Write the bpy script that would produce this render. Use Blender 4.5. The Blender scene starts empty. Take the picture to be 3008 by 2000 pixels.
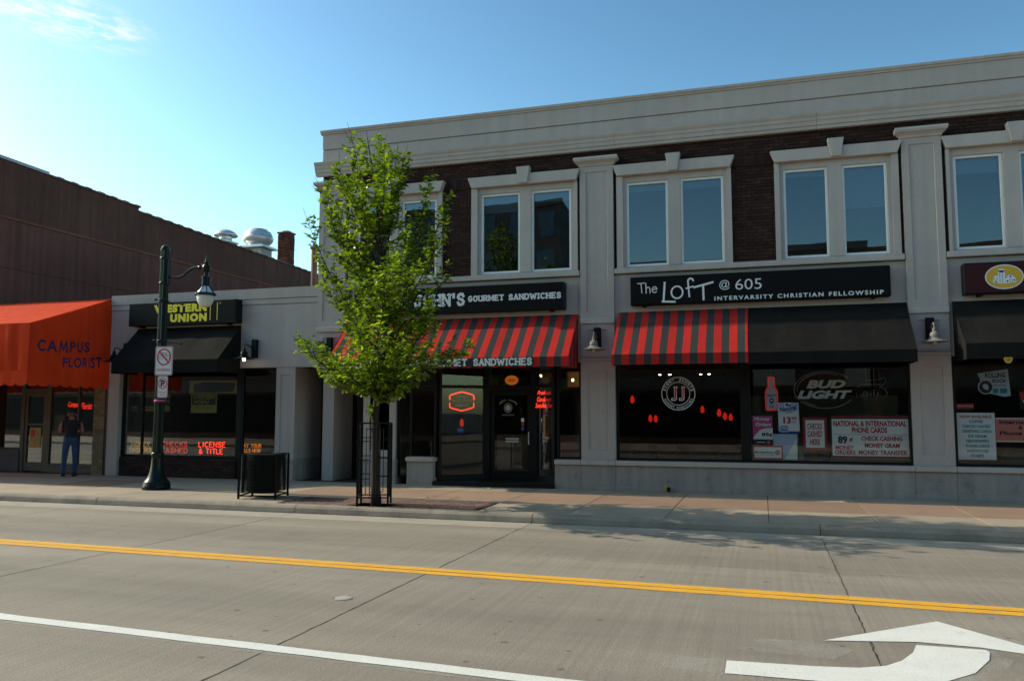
import bpy, math, random
from mathutils import Vector, Matrix
R = math.radians
SC = bpy.context.scene
COL = SC.collection
RNG = random.Random(11)

# ------------------------------------------------------------------ camera
cam = bpy.data.objects.new('camera', bpy.data.cameras.new('camera'))
COL.objects.link(cam)
cam.data.sensor_fit = 'HORIZONTAL'
cam.data.sensor_width = 36.0
cam.data.lens = 36.0 * 2387.083 / 3008.0
cam.data.clip_start = 0.05
cam.data.clip_end = 3000.0
_p, _y, _r = R(5.035), R(17.125), R(0.0447)
_f = Vector((-math.sin(_y) * math.cos(_p), math.cos(_y) * math.cos(_p), math.sin(_p)))
_rt = Vector((math.cos(_y), math.sin(_y), 0))
_up = _rt.cross(_f)
_rt, _up = math.cos(_r) * _rt + math.sin(_r) * _up, math.cos(_r) * _up - math.sin(_r) * _rt
cam.matrix_world = Matrix(((_rt.x, _up.x, -_f.x, 0), (_rt.y, _up.y, -_f.y, 0), (_rt.z, _up.z, -_f.z, 1.80), (0, 0, 0, 1)))
SC.camera = cam

# ------------------------------------------------------------------ sky and sun
SUN_EL, SUN_AZ = R(31.0), R(1.5)          # light comes from -x, slightly from behind the shop fronts
to_sun = Vector((-math.cos(SUN_EL) * math.cos(SUN_AZ), math.cos(SUN_EL) * math.sin(SUN_AZ), math.sin(SUN_EL)))
world = bpy.data.worlds.new('World')
SC.world = world
world.use_nodes = True
wn, wl = world.node_tree.nodes, world.node_tree.links
wn.clear()
w_out = wn.new('ShaderNodeOutputWorld')
w_bg = wn.new('ShaderNodeBackground')
w_bg.inputs['Strength'].default_value = 0.1
sky = wn.new('ShaderNodeTexSky')
sky.sky_type = 'NISHITA'
sky.sun_disc = False
sky.sun_elevation = SUN_EL
sky.sun_rotation = math.atan2(to_sun.x, to_sun.y)
sky.altitude = 200
sky.air_density = 1.0
sky.dust_density = 1.2
sky.ozone_density = 2.2
# thin cirrus wisps: streaky noise in a tangent frame round the direction where they stand
tc = wn.new('ShaderNodeTexCoord')
_cd = (_f * 2387.083 + _rt * (175 - 1504) - _up * (50 - 1000)).normalized()
_al = (_rt - 0.27 * _up); _al = (_al - _cd * _al.dot(_cd)).normalized()
_ac = _cd.cross(_al)
def _m(op, a_=None, b_=None):
    n_ = wn.new('ShaderNodeMath'); n_.operation = op
    for k_, v_ in enumerate((a_, b_)):
        if v_ is None: continue
        if isinstance(v_, (int, float)): n_.inputs[k_].default_value = v_
        else: wl.new(v_, n_.inputs[k_])
    return n_.outputs[0]
def _dot(v_):
    n_ = wn.new('ShaderNodeVectorMath'); n_.operation = 'DOT_PRODUCT'; n_.inputs[1].default_value = tuple(v_)
    wl.new(tc.outputs['Generated'], n_.inputs[0]); return n_.outputs['Value']
_u, _v, _w = _dot(_al), _dot(_ac), _dot(_cd)
cx_ = wn.new('ShaderNodeCombineXYZ')
wl.new(_m('MULTIPLY', _u, 26.0), cx_.inputs[0]); wl.new(_m('MULTIPLY', _v, 105.0), cx_.inputs[1])
n1 = wn.new('ShaderNodeTexNoise'); n1.inputs['Scale'].default_value = 1.0; n1.inputs['Detail'].default_value = 7; n1.inputs['Roughness'].default_value = 0.6; n1.inputs['Distortion'].default_value = 0.7
wl.new(cx_.outputs[0], n1.inputs['Vector'])
_e = _m('ADD', _m('POWER', _m('ABSOLUTE', _m('DIVIDE', _u, 0.098)), 2.0), _m('POWER', _m('ABSOLUTE', _m('DIVIDE', _v, 0.030)), 2.0))
cm = wn.new('ShaderNodeMapRange'); cm.inputs['From Min'].default_value = 1.0; cm.inputs['From Max'].default_value = 0.15; wl.new(_e, cm.inputs['Value'])
cr = wn.new('ShaderNodeMapRange'); cr.inputs['From Min'].default_value = 0.42; cr.inputs['From Max'].default_value = 0.66; wl.new(n1.outputs['Fac'], cr.inputs['Value'])
cmul2 = _m('MULTIPLY', _m('MULTIPLY', cm.outputs[0], cr.outputs[0]), _m('GREATER_THAN', _w, 0.0))
cmix = wn.new('ShaderNodeMix'); cmix.data_type = 'RGBA'
cmix.inputs['B'].default_value = (8.3, 8.8, 8.8, 1)
wl.new(cmul2, cmix.inputs['Factor'])
gam = wn.new('ShaderNodeGamma'); gam.inputs['Gamma'].default_value = 1.55
ccl = wn.new('ShaderNodeVectorMath'); ccl.operation = 'MINIMUM'; ccl.inputs[1].default_value = (13, 13, 13)
tint = wn.new('ShaderNodeVectorMath'); tint.operation = 'MULTIPLY'; tint.inputs[1].default_value = (0.88, 0.98, 0.74)
wl.new(sky.outputs[0], ccl.inputs[0]); wl.new(ccl.outputs[0], gam.inputs['Color']); wl.new(gam.outputs[0], tint.inputs[0])
wl.new(tint.outputs[0], cmix.inputs['A'])
wl.new(cmix.outputs['Result'], w_bg.inputs['Color'])
wl.new(w_bg.outputs[0], w_out.inputs[0])
sun = bpy.data.objects.new('sun', bpy.data.lights.new('sun', 'SUN'))
COL.objects.link(sun)
sun.data.energy = 4.2
sun.data.angle = R(0.53)
sun.data.color = (1.0, 0.90, 0.72)
sun.rotation_euler = (-to_sun).to_track_quat('-Z', 'Y').to_euler()
sun.location = to_sun * 60
SC.view_settings.view_transform = 'Standard'
SC.view_settings.look = 'None'
SC.view_settings.exposure = 0.3
SC.view_settings.gamma = 1.0
SC.cycles.use_denoising = True
SC.cycles.max_bounces = 8
SC.cycles.transparent_max_bounces = 16

# ------------------------------------------------------------------ materials
MATS = {}
def _nodes(name):
    m = bpy.data.materials.new(name)
    m.use_nodes = True
    MATS[name] = m
    return m, m.node_tree.nodes, m.node_tree.links, m.node_tree.nodes['Principled BSDF']

def mat(name, col, rough=0.8, var=0.14, scale=2.5, bump=0.0, bscale=60, metal=0.0, spec=0.4, streak=0.0, rand=0.0,
        stain=None, stretch=(1, 1, 1), sheen=0.0, speck=0.0, fine=0.0, trans=0.0, extra=()):
    """colour varied by noise in world space; optional streaks, stains, per-object randomness, bump"""
    m, N, L, b = _nodes(name)
    b.inputs['Roughness'].default_value = rough
    b.inputs['Metallic'].default_value = metal
    b.inputs['Specular IOR Level'].default_value = spec
    if sheen:
        b.inputs['Sheen Weight'].default_value = sheen
        b.inputs['Sheen Roughness'].default_value = 0.4
    geo = N.new('ShaderNodeNewGeometry')
    vm = N.new('ShaderNodeVectorMath'); vm.operation = 'MULTIPLY'; vm.inputs[1].default_value = stretch
    L.new(geo.outputs['Position'], vm.inputs[0])
    no = N.new('ShaderNodeTexNoise'); no.inputs['Scale'].default_value = scale; no.inputs['Detail'].default_value = 8; no.inputs['Roughness'].default_value = 0.65
    L.new(vm.outputs[0], no.inputs['Vector'])
    fac = N.new('ShaderNodeMapRange')
    fac.inputs['From Min'].default_value = 0.3; fac.inputs['From Max'].default_value = 0.7
    fac.inputs['To Min'].default_value = 1 - var; fac.inputs['To Max'].default_value = 1 + var
    L.new(no.outputs['Fac'], fac.inputs['Value'])
    cur = fac.outputs[0]
    def mul(sock):
        nonlocal cur
        q = N.new('ShaderNodeMath'); q.operation = 'MULTIPLY'
        L.new(cur, q.inputs[0]); L.new(sock, q.inputs[1]); cur = q.outputs[0]
    if streak:
        vs = N.new('ShaderNodeVectorMath'); vs.operation = 'MULTIPLY'; vs.inputs[1].default_value = (5, 5, 0.22)
        L.new(geo.outputs['Position'], vs.inputs[0])
        ns = N.new('ShaderNodeTexNoise'); ns.inputs['Scale'].default_value = 1.0; ns.inputs['Detail'].default_value = 6
        L.new(vs.outputs[0], ns.inputs['Vector'])
        mr = N.new('ShaderNodeMapRange'); mr.inputs['From Min'].default_value = 0.35; mr.inputs['From Max'].default_value = 0.65
        mr.inputs['To Min'].default_value = 1 - streak; mr.inputs['To Max'].default_value = 1 + streak * 0.6
        L.new(ns.outputs['Fac'], mr.inputs['Value']); mul(mr.outputs[0])
    for st_, sc_, am_ in extra:
        vx = N.new('ShaderNodeVectorMath'); vx.operation = 'MULTIPLY'; vx.inputs[1].default_value = st_
        L.new(geo.outputs['Position'], vx.inputs[0])
        nx_ = N.new('ShaderNodeTexNoise'); nx_.inputs['Scale'].default_value = sc_; nx_.inputs['Detail'].default_value = 5
        L.new(vx.outputs[0], nx_.inputs['Vector'])
        mr = N.new('ShaderNodeMapRange'); mr.inputs['From Min'].default_value = 0.32; mr.inputs['From Max'].default_value = 0.68
        mr.inputs['To Min'].default_value = 1 - am_; mr.inputs['To Max'].default_value = 1 + am_
        L.new(nx_.outputs['Fac'], mr.inputs['Value']); mul(mr.outputs[0])
    if fine:
        nf = N.new('ShaderNodeTexNoise'); nf.inputs['Scale'].default_value = 45; nf.inputs['Detail'].default_value = 3
        L.new(vm.outputs[0], nf.inputs['Vector'])
        mr = N.new('ShaderNodeMapRange'); mr.inputs['From Min'].default_value = 0.3; mr.inputs['From Max'].default_value = 0.7
        mr.inputs['To Min'].default_value = 1 - fine; mr.inputs['To Max'].default_value = 1 + fine
        L.new(nf.outputs['Fac'], mr.inputs['Value']); mul(mr.outputs[0])
    if speck:
        vo = N.new('ShaderNodeTexVoronoi'); vo.inputs['Scale'].default_value = 1.9; vo.voronoi_dimensions = '2D'
        L.new(vm.outputs[0], vo.inputs['Vector'])
        sp = N.new('ShaderNodeSeparateColor'); L.new(vo.outputs['Color'], sp.inputs[0])
        rr = N.new('ShaderNodeMapRange'); rr.inputs['From Min'].default_value = 0.35; rr.inputs['From Max'].default_value = 1.0
        rr.inputs['To Min'].default_value = 0.0; rr.inputs['To Max'].default_value = 0.055
        L.new(sp.outputs[0], rr.inputs['Value'])
        lt = N.new('ShaderNodeMath'); lt.operation = 'LESS_THAN'
        L.new(vo.outputs['Distance'], lt.inputs[0]); L.new(rr.outputs[0], lt.inputs[1])
        mr = N.new('ShaderNodeMapRange'); mr.inputs['To Min'].default_value = 1.0; mr.inputs['To Max'].default_value = 1 - speck
        L.new(lt.outputs[0], mr.inputs['Value']); mul(mr.outputs[0])
    if rand:
        oi = N.new('ShaderNodeObjectInfo')
        at = N.new('ShaderNodeAttribute'); at.attribute_name = 'rnd'
        ad = N.new('ShaderNodeMath'); ad.operation = 'ADD'
        L.new(oi.outputs['Random'], ad.inputs[0]); L.new(at.outputs['Fac'], ad.inputs[1])
        fr = N.new('ShaderNodeMath'); fr.operation = 'FRACT'; L.new(ad.outputs[0], fr.inputs[0])
        mr = N.new('ShaderNodeMapRange'); mr.inputs['To Min'].default_value = 1 - rand; mr.inputs['To Max'].default_value = 1 + rand
        L.new(fr.outputs[0], mr.inputs['Value']); mul(mr.outputs[0])
    sc = N.new('ShaderNodeVectorMath'); sc.operation = 'SCALE'
    sc.inputs[0].default_value = col[:3]
    L.new(cur, sc.inputs['Scale'])
    out = sc.outputs[0]
    if stain:
        scol, sscale, lo, hi, amt = stain
        n2 = N.new('ShaderNodeTexNoise'); n2.inputs['Scale'].default_value = sscale; n2.inputs['Detail'].default_value = 10; n2.inputs['Roughness'].default_value = 0.7
        L.new(vm.outputs[0], n2.inputs['Vector'])
        mr = N.new('ShaderNodeMapRange'); mr.inputs['From Min'].default_value = lo; mr.inputs['From Max'].default_value = hi; mr.inputs['To Max'].default_value = amt
        L.new(n2.outputs['Fac'], mr.inputs['Value'])
        mx = N.new('ShaderNodeMix'); mx.data_type = 'RGBA'
        L.new(mr.outputs[0], mx.inputs['Factor']); L.new(out, mx.inputs['A']); mx.inputs['B'].default_value = (*scol, 1)
        out = mx.outputs['Result']
    L.new(out, b.inputs['Base Color'])
    if bump:
        nb = N.new('ShaderNodeTexNoise'); nb.inputs['Scale'].default_value = bscale; nb.inputs['Detail'].default_value = 4
        L.new(vm.outputs[0], nb.inputs['Vector'])
        bp = N.new('ShaderNodeBump'); bp.inputs['Strength'].default_value = bump; bp.inputs['Distance'].default_value = 0.02
        L.new(nb.outputs['Fac'], bp.inputs['Height']); L.new(bp.outputs[0], b.inputs['Normal'])
    if trans:
        tl = N.new('ShaderNodeBsdfTranslucent'); L.new(out, tl.inputs[0])
        ms = N.new('ShaderNodeMixShader'); ms.inputs[0].default_value = trans
        L.new(b.outputs[0], ms.inputs[1]); L.new(tl.outputs[0], ms.inputs[2]); L.new(ms.outputs[0], N['Material Output'].inputs[0])
    return m

def glow(name, col, strength):
    m, N, L, b = _nodes(name)
    b.inputs['Base Color'].default_value = (*[c * 0.6 for c in col], 1)
    b.inputs['Emission Color'].default_value = (*col, 1)
    b.inputs['Emission Strength'].default_value = strength
    return m

def glass(name, base, gain, tint, wob=0.0, wscale=1.2):
    """thin pane: transparent body, mirror coat that grows towards grazing"""
    m, N, L, b = _nodes(name)
    N.remove(b)
    out = N['Material Output']
    tr = N.new('ShaderNodeBsdfTransparent'); tr.inputs[0].default_value = (*tint, 1)
    gl = N.new('ShaderNodeBsdfGlossy'); gl.inputs['Roughness'].default_value = 0.0; gl.inputs['Color'].default_value = (0.96, 0.98, 1, 1)
    fr = N.new('ShaderNodeFresnel'); fr.inputs['IOR'].default_value = 1.5
    ma = N.new('ShaderNodeMath'); ma.operation = 'MULTIPLY_ADD'; ma.inputs[1].default_value = gain; ma.inputs[2].default_value = base
    ma.use_clamp = True
    mx = N.new('ShaderNodeMixShader')
    L.new(fr.outputs[0], ma.inputs[0]); L.new(ma.outputs[0], mx.inputs[0])
    L.new(tr.outputs[0], mx.inputs[1]); L.new(gl.outputs[0], mx.inputs[2]); L.new(mx.outputs[0], out.inputs[0])
    if wob:
        geo = N.new('ShaderNodeNewGeometry')
        no = N.new('ShaderNodeTexNoise'); no.inputs['Scale'].default_value = wscale; no.inputs['Detail'].default_value = 1.5
        L.new(geo.outputs['Position'], no.inputs['Vector'])
        bp = N.new('ShaderNodeBump'); bp.inputs['Strength'].default_value = wob; bp.inputs['Distance'].default_value = 0.01
        L.new(no.outputs['Fac'], bp.inputs['Height']); L.new(bp.outputs[0], gl.inputs['Normal'])
    return m

def leafmat(name, lo, hi, trans):
    m, N, L, b = _nodes(name)
    at = N.new('ShaderNodeAttribute'); at.attribute_name = 'rnd'
    mx = N.new('ShaderNodeMix'); mx.data_type = 'RGBA'
    mx.inputs['A'].default_value = (*lo, 1); mx.inputs['B'].default_value = (*hi, 1)
    L.new(at.outputs['Fac'], mx.inputs['Factor'])
    L.new(mx.outputs['Result'], b.inputs['Base Color'])
    b.inputs['Roughness'].default_value = 0.36
    b.inputs['Specular IOR Level'].default_value = 0.5
    tl = N.new('ShaderNodeBsdfTranslucent')
    br = N.new('ShaderNodeMix'); br.data_type = 'RGBA'; br.blend_type = 'MULTIPLY'; br.inputs['Factor'].default_value = 1
    L.new(mx.outputs['Result'], br.inputs['A']); br.inputs['B'].default_value = (*trans, 1)
    L.new(br.outputs['Result'], tl.inputs[0])
    ms = N.new('ShaderNodeMixShader'); ms.inputs[0].default_value = 0.42
    L.new(b.outputs[0], ms.inputs[1]); L.new(tl.outputs[0], ms.inputs[2]); L.new(ms.outputs[0], N['Material Output'].inputs[0])
    return m

STUCCO = mat('stucco', (0.420, 0.360, 0.330), 0.9, 0.06, 0.9, 0.25, 90, streak=0.05, fine=0.05, spec=0.25, stain=((0.21, 0.19, 0.17), 0.9, 0.60, 0.85, 0.35))
TRIM = mat('trim_stucco', (0.445, 0.385, 0.352), 0.9, 0.06, 1.3, 0.2, 90, streak=0.06, fine=0.04, spec=0.25, stain=((0.22, 0.20, 0.175), 2.0, 0.62, 0.86, 0.3))
PLINTH = mat('plinth_stucco', (0.33, 0.280, 0.254), 0.92, 0.10, 1.2, 0.3, 70, streak=0.14, stain=((0.10, 0.095, 0.085), 2.6, 0.54, 0.74, 0.65), fine=0.06, spec=0.25)
BRICK = mat('dark_brick', (0.042, 0.020, 0.016), 0.9, 0.22, 9, 0.35, 120, rand=0.34, spec=0.2)
MORTAR = mat('dark_mortar', (0.016, 0.013, 0.012), 0.95, 0.2, 20, spec=0.1)
TANBRICK = mat('tan_brick', (0.20, 0.145, 0.085), 0.88, 0.15, 8, 0.3, 120, rand=0.25)
TANMORTAR = mat('tan_mortar', (0.13, 0.10, 0.07), 0.95, 0.15, 20)
CHIMBRICK = mat('chimney_brick', (0.115, 0.040, 0.026), 0.9, 0.5, 3.0, 0.3, 90, rand=0.4, spec=0.2)
BROWNWALL = mat('brown_render', (0.095, 0.047, 0.037), 0.92, 0.20, 0.5, 0.3, 50, streak=0.13, fine=0.12, spec=0.15)
BROWNWALL2 = mat('red_brown_render', (0.122, 0.056, 0.046), 0.92, 0.20, 0.5, 0.3, 50, streak=0.17, fine=0.12, spec=0.15)
RUST = mat('rust', (0.15, 0.055, 0.03), 0.85, 0.3, 3)
COPING = mat('clay_coping', (0.13, 0.07, 0.06), 0.8, 0.3, 4, rand=0.3)
ROOFTAR = mat('roof_tar', (0.06, 0.06, 0.06), 0.95, 0.2, 2)
WHITE = mat('white_paint', (0.72, 0.72, 0.70), 0.5, 0.05, 4)
ALU = mat('bronze_aluminium', (0.10, 0.085, 0.065), 0.55, 0.1, 4, metal=0.2, spec=0.2)
BLACKFRAME = mat('black_frame', (0.007, 0.007, 0.0075), 0.5, 0.2, 4, spec=0.2)
BLACKMETAL = mat('black_metal', (0.006, 0.006, 0.006), 0.5, 0.2, 6, spec=0.15)
LAMPPAINT = mat('dark_green_paint', (0.004, 0.009, 0.008), 0.32, 0.2, 5, spec=0.3)
SIGNBLACK = mat('sign_black', (0.0055, 0.0058, 0.006), 0.6, 0.15, 3, spec=0.12)
SIGNMAROON = mat('sign_maroon', (0.045, 0.010, 0.012), 0.55, 0.1, 3, spec=0.15)
YELLOWTXT = mat('sign_yellow', (0.86, 0.66, 0.015), 0.5, 0.03, 4)
OFFWHITE = mat('letter_white', (0.70, 0.70, 0.70), 0.5, 0.03, 4)
OCHRE = mat('oval_ochre', (0.62, 0.36, 0.03), 0.5, 0.04, 4)
ORANGE = mat('orange_canvas', (0.70, 0.056, 0.012), 0.85, 0.08, 1.5, 0.5, 4.5, streak=0.10, spec=0.1, trans=0.22)
NAVY = mat('navy_letters', (0.016, 0.014, 0.07), 0.7, 0.1, 5)
REDFAB = mat('red_canvas', (0.50, 0.026, 0.022), 0.9, 0.09, 2, 0.3, 6, spec=0.1, trans=0.12)
BLKFAB = mat('black_canvas', (0.040, 0.040, 0.040), 0.95, 0.12, 2, 0.3, 6, spec=0.1)
BLKFAB2 = mat('charcoal_canvas', (0.0125, 0.0118, 0.0108), 0.95, 0.16, 1.4, 0.4, 5, spec=0.1, streak=0.12)
ROAD = mat('road_concrete', (0.222, 0.190, 0.152), 0.9, 0.09, 0.55, 0.3, 70, rand=0.04, speck=0.45, fine=0.11, stain=((0.10, 0.088, 0.075), 0.8, 0.56, 0.80, 0.55), stretch=(0.8, 1.0, 1), extra=(((0.05, 0.8, 1), 1.0, 0.15), ((22, 0.35, 1), 1.0, 0.085), ((0.3, 2.5, 1), 1.0, 0.07)))
GUTTER = mat('gutter_concrete', (0.31, 0.275, 0.225), 0.9, 0.12, 1.2, 0.3, 60, rand=0.06, fine=0.08, stain=((0.17, 0.15, 0.13), 1.1, 0.5, 0.75, 0.6))
KERBM = mat('kerb_concrete', (0.25, 0.212, 0.168), 0.9, 0.22, 1.6, 0.4, 50, rand=0.06, fine=0.10, stain=((0.12, 0.105, 0.09), 1.8, 0.5, 0.72, 0.75))
WALK = mat('sidewalk_concrete', (0.325, 0.262, 0.195), 0.9, 0.10, 1.1, 0.3, 60, rand=0.09, fine=0.08, speck=0.35, stain=((0.18, 0.15, 0.125), 1.4, 0.55, 0.8, 0.5))
PINK = mat('pink_concrete', (0.265, 0.172, 0.118), 0.9, 0.10, 1.1, 0.3, 60, rand=0.10, fine=0.08, speck=0.35, stain=((0.17, 0.12, 0.10), 1.4, 0.55, 0.8, 0.5))
PAVER = mat('dark_paver', (0.15, 0.085, 0.068), 0.9, 0.2, 5, 0.3, 60, rand=0.3)
JOINT = mat('joint_dark', (0.045, 0.040, 0.036), 0.95, 0.2, 6)
SOIL = mat('soil', (0.05, 0.04, 0.03), 0.98, 0.3, 12, 0.6, 30)
GROUND = mat('ground_asphalt', (0.06, 0.058, 0.055), 0.95, 0.2, 0.3)
YELLOWP = mat('yellow_road_paint', (0.66, 0.33, 0.030), 0.75, 0.10, 4, 0.2, 60, stain=((0.27, 0.20, 0.13), 9, 0.60, 0.72, 0.55), fine=0.08)
WHITEP = mat('white_road_paint', (0.63, 0.61, 0.57), 0.75, 0.06, 3, 0.2, 60, stain=((0.30, 0.27, 0.235), 7, 0.60, 0.75, 0.6), fine=0.05)
WORNP = mat('worn_white_paint', (0.33, 0.30, 0.265), 0.85, 0.12, 5, 0.2, 60, fine=0.12)
def faded(name, col, cover, sc):
    m, N, L, b = _nodes(name)
    b.inputs['Base Color'].default_value = (*col, 1); b.inputs['Roughness'].default_value = 0.9
    geo = N.new('ShaderNodeNewGeometry')
    no = N.new('ShaderNodeTexNoise'); no.inputs['Scale'].default_value = sc; no.inputs['Detail'].default_value = 6; no.inputs['Roughness'].default_value = 0.75
    L.new(geo.outputs['Position'], no.inputs['Vector'])
    n2_ = N.new('ShaderNodeTexNoise'); n2_.inputs['Scale'].default_value = 3.5; n2_.inputs['Detail'].default_value = 3
    L.new(geo.outputs['Position'], n2_.inputs['Vector'])
    mu_ = N.new('ShaderNodeMath'); mu_.operation = 'MULTIPLY'; L.new(no.outputs['Fac'], mu_.inputs[0]); L.new(n2_.outputs['Fac'], mu_.inputs[1])
    mr = N.new('ShaderNodeMapRange'); mr.inputs['From Min'].default_value = 0.13; mr.inputs['From Max'].default_value = 0.42; mr.inputs['To Max'].default_value = cover
    L.new(mu_.outputs[0], mr.inputs['Value']); L.new(mr.outputs[0], b.inputs['Alpha'])
    return m
FADEW = faded('faded_white_paint', (0.48, 0.45, 0.40), 0.42, 45)
FADEY = faded('yellow_overspray', (0.50, 0.38, 0.22), 0.7, 60)
BARK = mat('bark', (0.040, 0.030, 0.024), 0.9, 0.3, 14, 0.6, 60, stretch=(1, 1, 0.3), spec=0.2)
LEAF = leafmat('leaf', (0.032, 0.076, 0.007), (0.165, 0.218, 0.016), (2.4, 2.4, 0.8))
GALV = mat('galvanised', (0.62, 0.64, 0.66), 0.42, 0.12, 3, metal=0.6)
GREYMETAL = mat('grey_sheet_metal', (0.30, 0.31, 0.33), 0.55, 0.15, 2, metal=0.4)
STEELPIPE = mat('rusty_pipe', (0.12, 0.07, 0.06), 0.7, 0.25, 5)
FROST = mat('frosted_globe', (0.72, 0.69, 0.60), 0.4, 0.05, 5)
FROSTTOP = mat('lantern_panel', (0.72, 0.74, 0.76), 0.3, 0.03, 5)
SIGNWHITE = mat('sign_white', (0.66, 0.66, 0.66), 0.45, 0.03, 5)
SIGNRED = mat('sign_red', (0.50, 0.022, 0.022), 0.45, 0.05, 5)
PAPER = mat('paper_white', (0.86, 0.86, 0.86), 0.6, 0.03, 5)
PAPERRED = mat('print_red', (0.48, 0.03, 0.035), 0.6, 0.05, 5)
PAPERPINK = mat('print_pink', (0.62, 0.09, 0.26), 0.6, 0.05, 5)
PAPERBLUE = mat('print_blue', (0.04, 0.09, 0.42), 0.6, 0.05, 5)
PALEBLUE = mat('print_pale_blue', (0.50, 0.58, 0.74), 0.6, 0.05, 5)
PAPERBLACK = mat('print_black', (0.02, 0.02, 0.022), 0.6, 0.05, 5)
TEAL = mat('print_teal', (0.02, 0.25, 0.32), 0.6, 0.05, 5)
SALMON = mat('print_salmon', (0.72, 0.24, 0.20), 0.6, 0.05, 5)
DIMWHITE = mat('unlit_tube', (0.45, 0.45, 0.45), 0.4, 0.05, 5)
DARKTUBE = mat('dark_tube', (0.10, 0.10, 0.10), 0.5, 0.05, 5)
BURGER = mat('print_food', (0.46, 0.20, 0.07), 0.6, 0.5, 6)
OLIVE = mat('print_olive', (0.32, 0.27, 0.05), 0.6, 0.1, 4)
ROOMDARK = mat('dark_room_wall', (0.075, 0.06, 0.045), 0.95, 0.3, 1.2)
ROOMPALE = mat('pale_room_wall', (0.34, 0.30, 0.22), 0.95, 0.1, 1)
WOOD = mat('dark_wood', (0.12, 0.05, 0.025), 0.6, 0.2, 4)
BLIND = mat('roller_blind', (0.66, 0.66, 0.64), 0.8, 0.04, 3)
GL_UP = glass('upper_window_glass', 0.065, 0.9, (0.62, 0.70, 0.73), 0.32, 0.8)
GL_ST = glass('storefront_glass', 0.0, 0.75, (0.92, 0.94, 0.93), 0.12, 0.7)
NEONRED = glow('neon_red', (1.0, 0.035, 0.012), 1.6)
NEONRED2 = glow('neon_red_dim', (1.0, 0.05, 0.02), 0.42)
NEONAMB = glow('neon_amber_dim', (1.0, 0.48, 0.03), 0.30)
NEONORG = glow('neon_orange_dim', (1.0, 0.28, 0.02), 0.40)
PENDRED = glow('pendant_red', (1.0, 0.025, 0.01), 0.40)
BULB = glow('lit_bulb', (1.0, 0.93, 0.62), 14.0)
BULBOFF = mat('unlit_bulb', (0.55, 0.50, 0.38), 0.3, 0.03, 5)
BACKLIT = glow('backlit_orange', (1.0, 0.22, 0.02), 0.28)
SPOT = glow('spot_bulb', (1.0, 0.80, 0.48), 18.0)
SKIN = mat('skin', (0.30, 0.15, 0.105), 0.7, 0.06, 8, spec=0.2)
SHIRT = mat('black_shirt', (0.016, 0.016, 0.018), 0.9, 0.2, 8)
JEANS = mat('blue_jeans', (0.032, 0.060, 0.125), 0.9, 0.25, 9, 0.2, 60)
SHOE = mat('dark_shoe', (0.02, 0.018, 0.016), 0.6, 0.1, 8)
BRASS = mat('brass', (0.62, 0.42, 0.05), 0.4, 0.1, 8, metal=0.5)
LAMPGREY = mat('weathered_lamp', (0.20, 0.185, 0.165), 0.7, 0.2, 8, spec=0.2)
BOTTLERED = glow('bottle_outline', (1.0, 0.05, 0.03), 0.20)
SHOPDARK = mat('dark_shop_glass', (0.012, 0.013, 0.014), 0.6, 0.1, 1, spec=0.1)
FARBRICK = mat('far_brick', (0.17, 0.085, 0.06), 0.9, 0.2, 2, 0.2, 40)
FARPALE = mat('far_pale_wall', (0.42, 0.39, 0.33), 0.9, 0.1, 1)
FARDARK = mat('far_dark_wall', (0.11, 0.10, 0.095), 0.9, 0.15, 1)
FARGLASS = mat('far_window', (0.075, 0.12, 0.17), 0.2, 0.1, 1, spec=0.5)

# ------------------------------------------------------------------ mesh helpers
ORG = {}
def thing(name, label, cat, loc, group=None):
    o = bpy.data.objects.new(name, None)
    o.empty_display_size = 0.2
    COL.objects.link(o)
    o.location = loc
    o['label'] = label; o['category'] = cat
    if group: o['group'] = group
    ORG[o] = Vector(loc)
    return o

_TXT = {}
def glyphs(body, bold, shear, spacing=1.0):
    key = (body, bold, shear, spacing)
    if key not in _TXT:
        c = bpy.data.curves.new('t', 'FONT')
        c.body = body; c.offset = bold; c.shear = shear; c.resolution_u = 3; c.space_character = spacing
        o = bpy.data.objects.new('t', c)
        me = bpy.data.meshes.new_from_object(o)
        vs = [(v.co.x, v.co.y) for v in me.vertices]
        fs = [list(p.vertices) for p in me.polygons]
        bpy.data.objects.remove(o); bpy.data.curves.remove(c); bpy.data.meshes.remove(me)
        x0, x1 = min(v[0] for v in vs), max(v[0] for v in vs)
        y0, y1 = min(v[1] for v in vs), max(v[1] for v in vs)
        _TXT[key] = ([((a - x0) / (x1 - x0), (b - y0) / (y1 - y0)) for a, b in vs], fs)
    return _TXT[key]

def arc(cx, cy, rx, ry, a0, a1, n=8):
    return [(cx + rx * math.cos(R(a0 + (a1 - a0) * i / n)), cy + ry * math.sin(R(a0 + (a1 - a0) * i / n))) for i in range(n + 1)]

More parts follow.
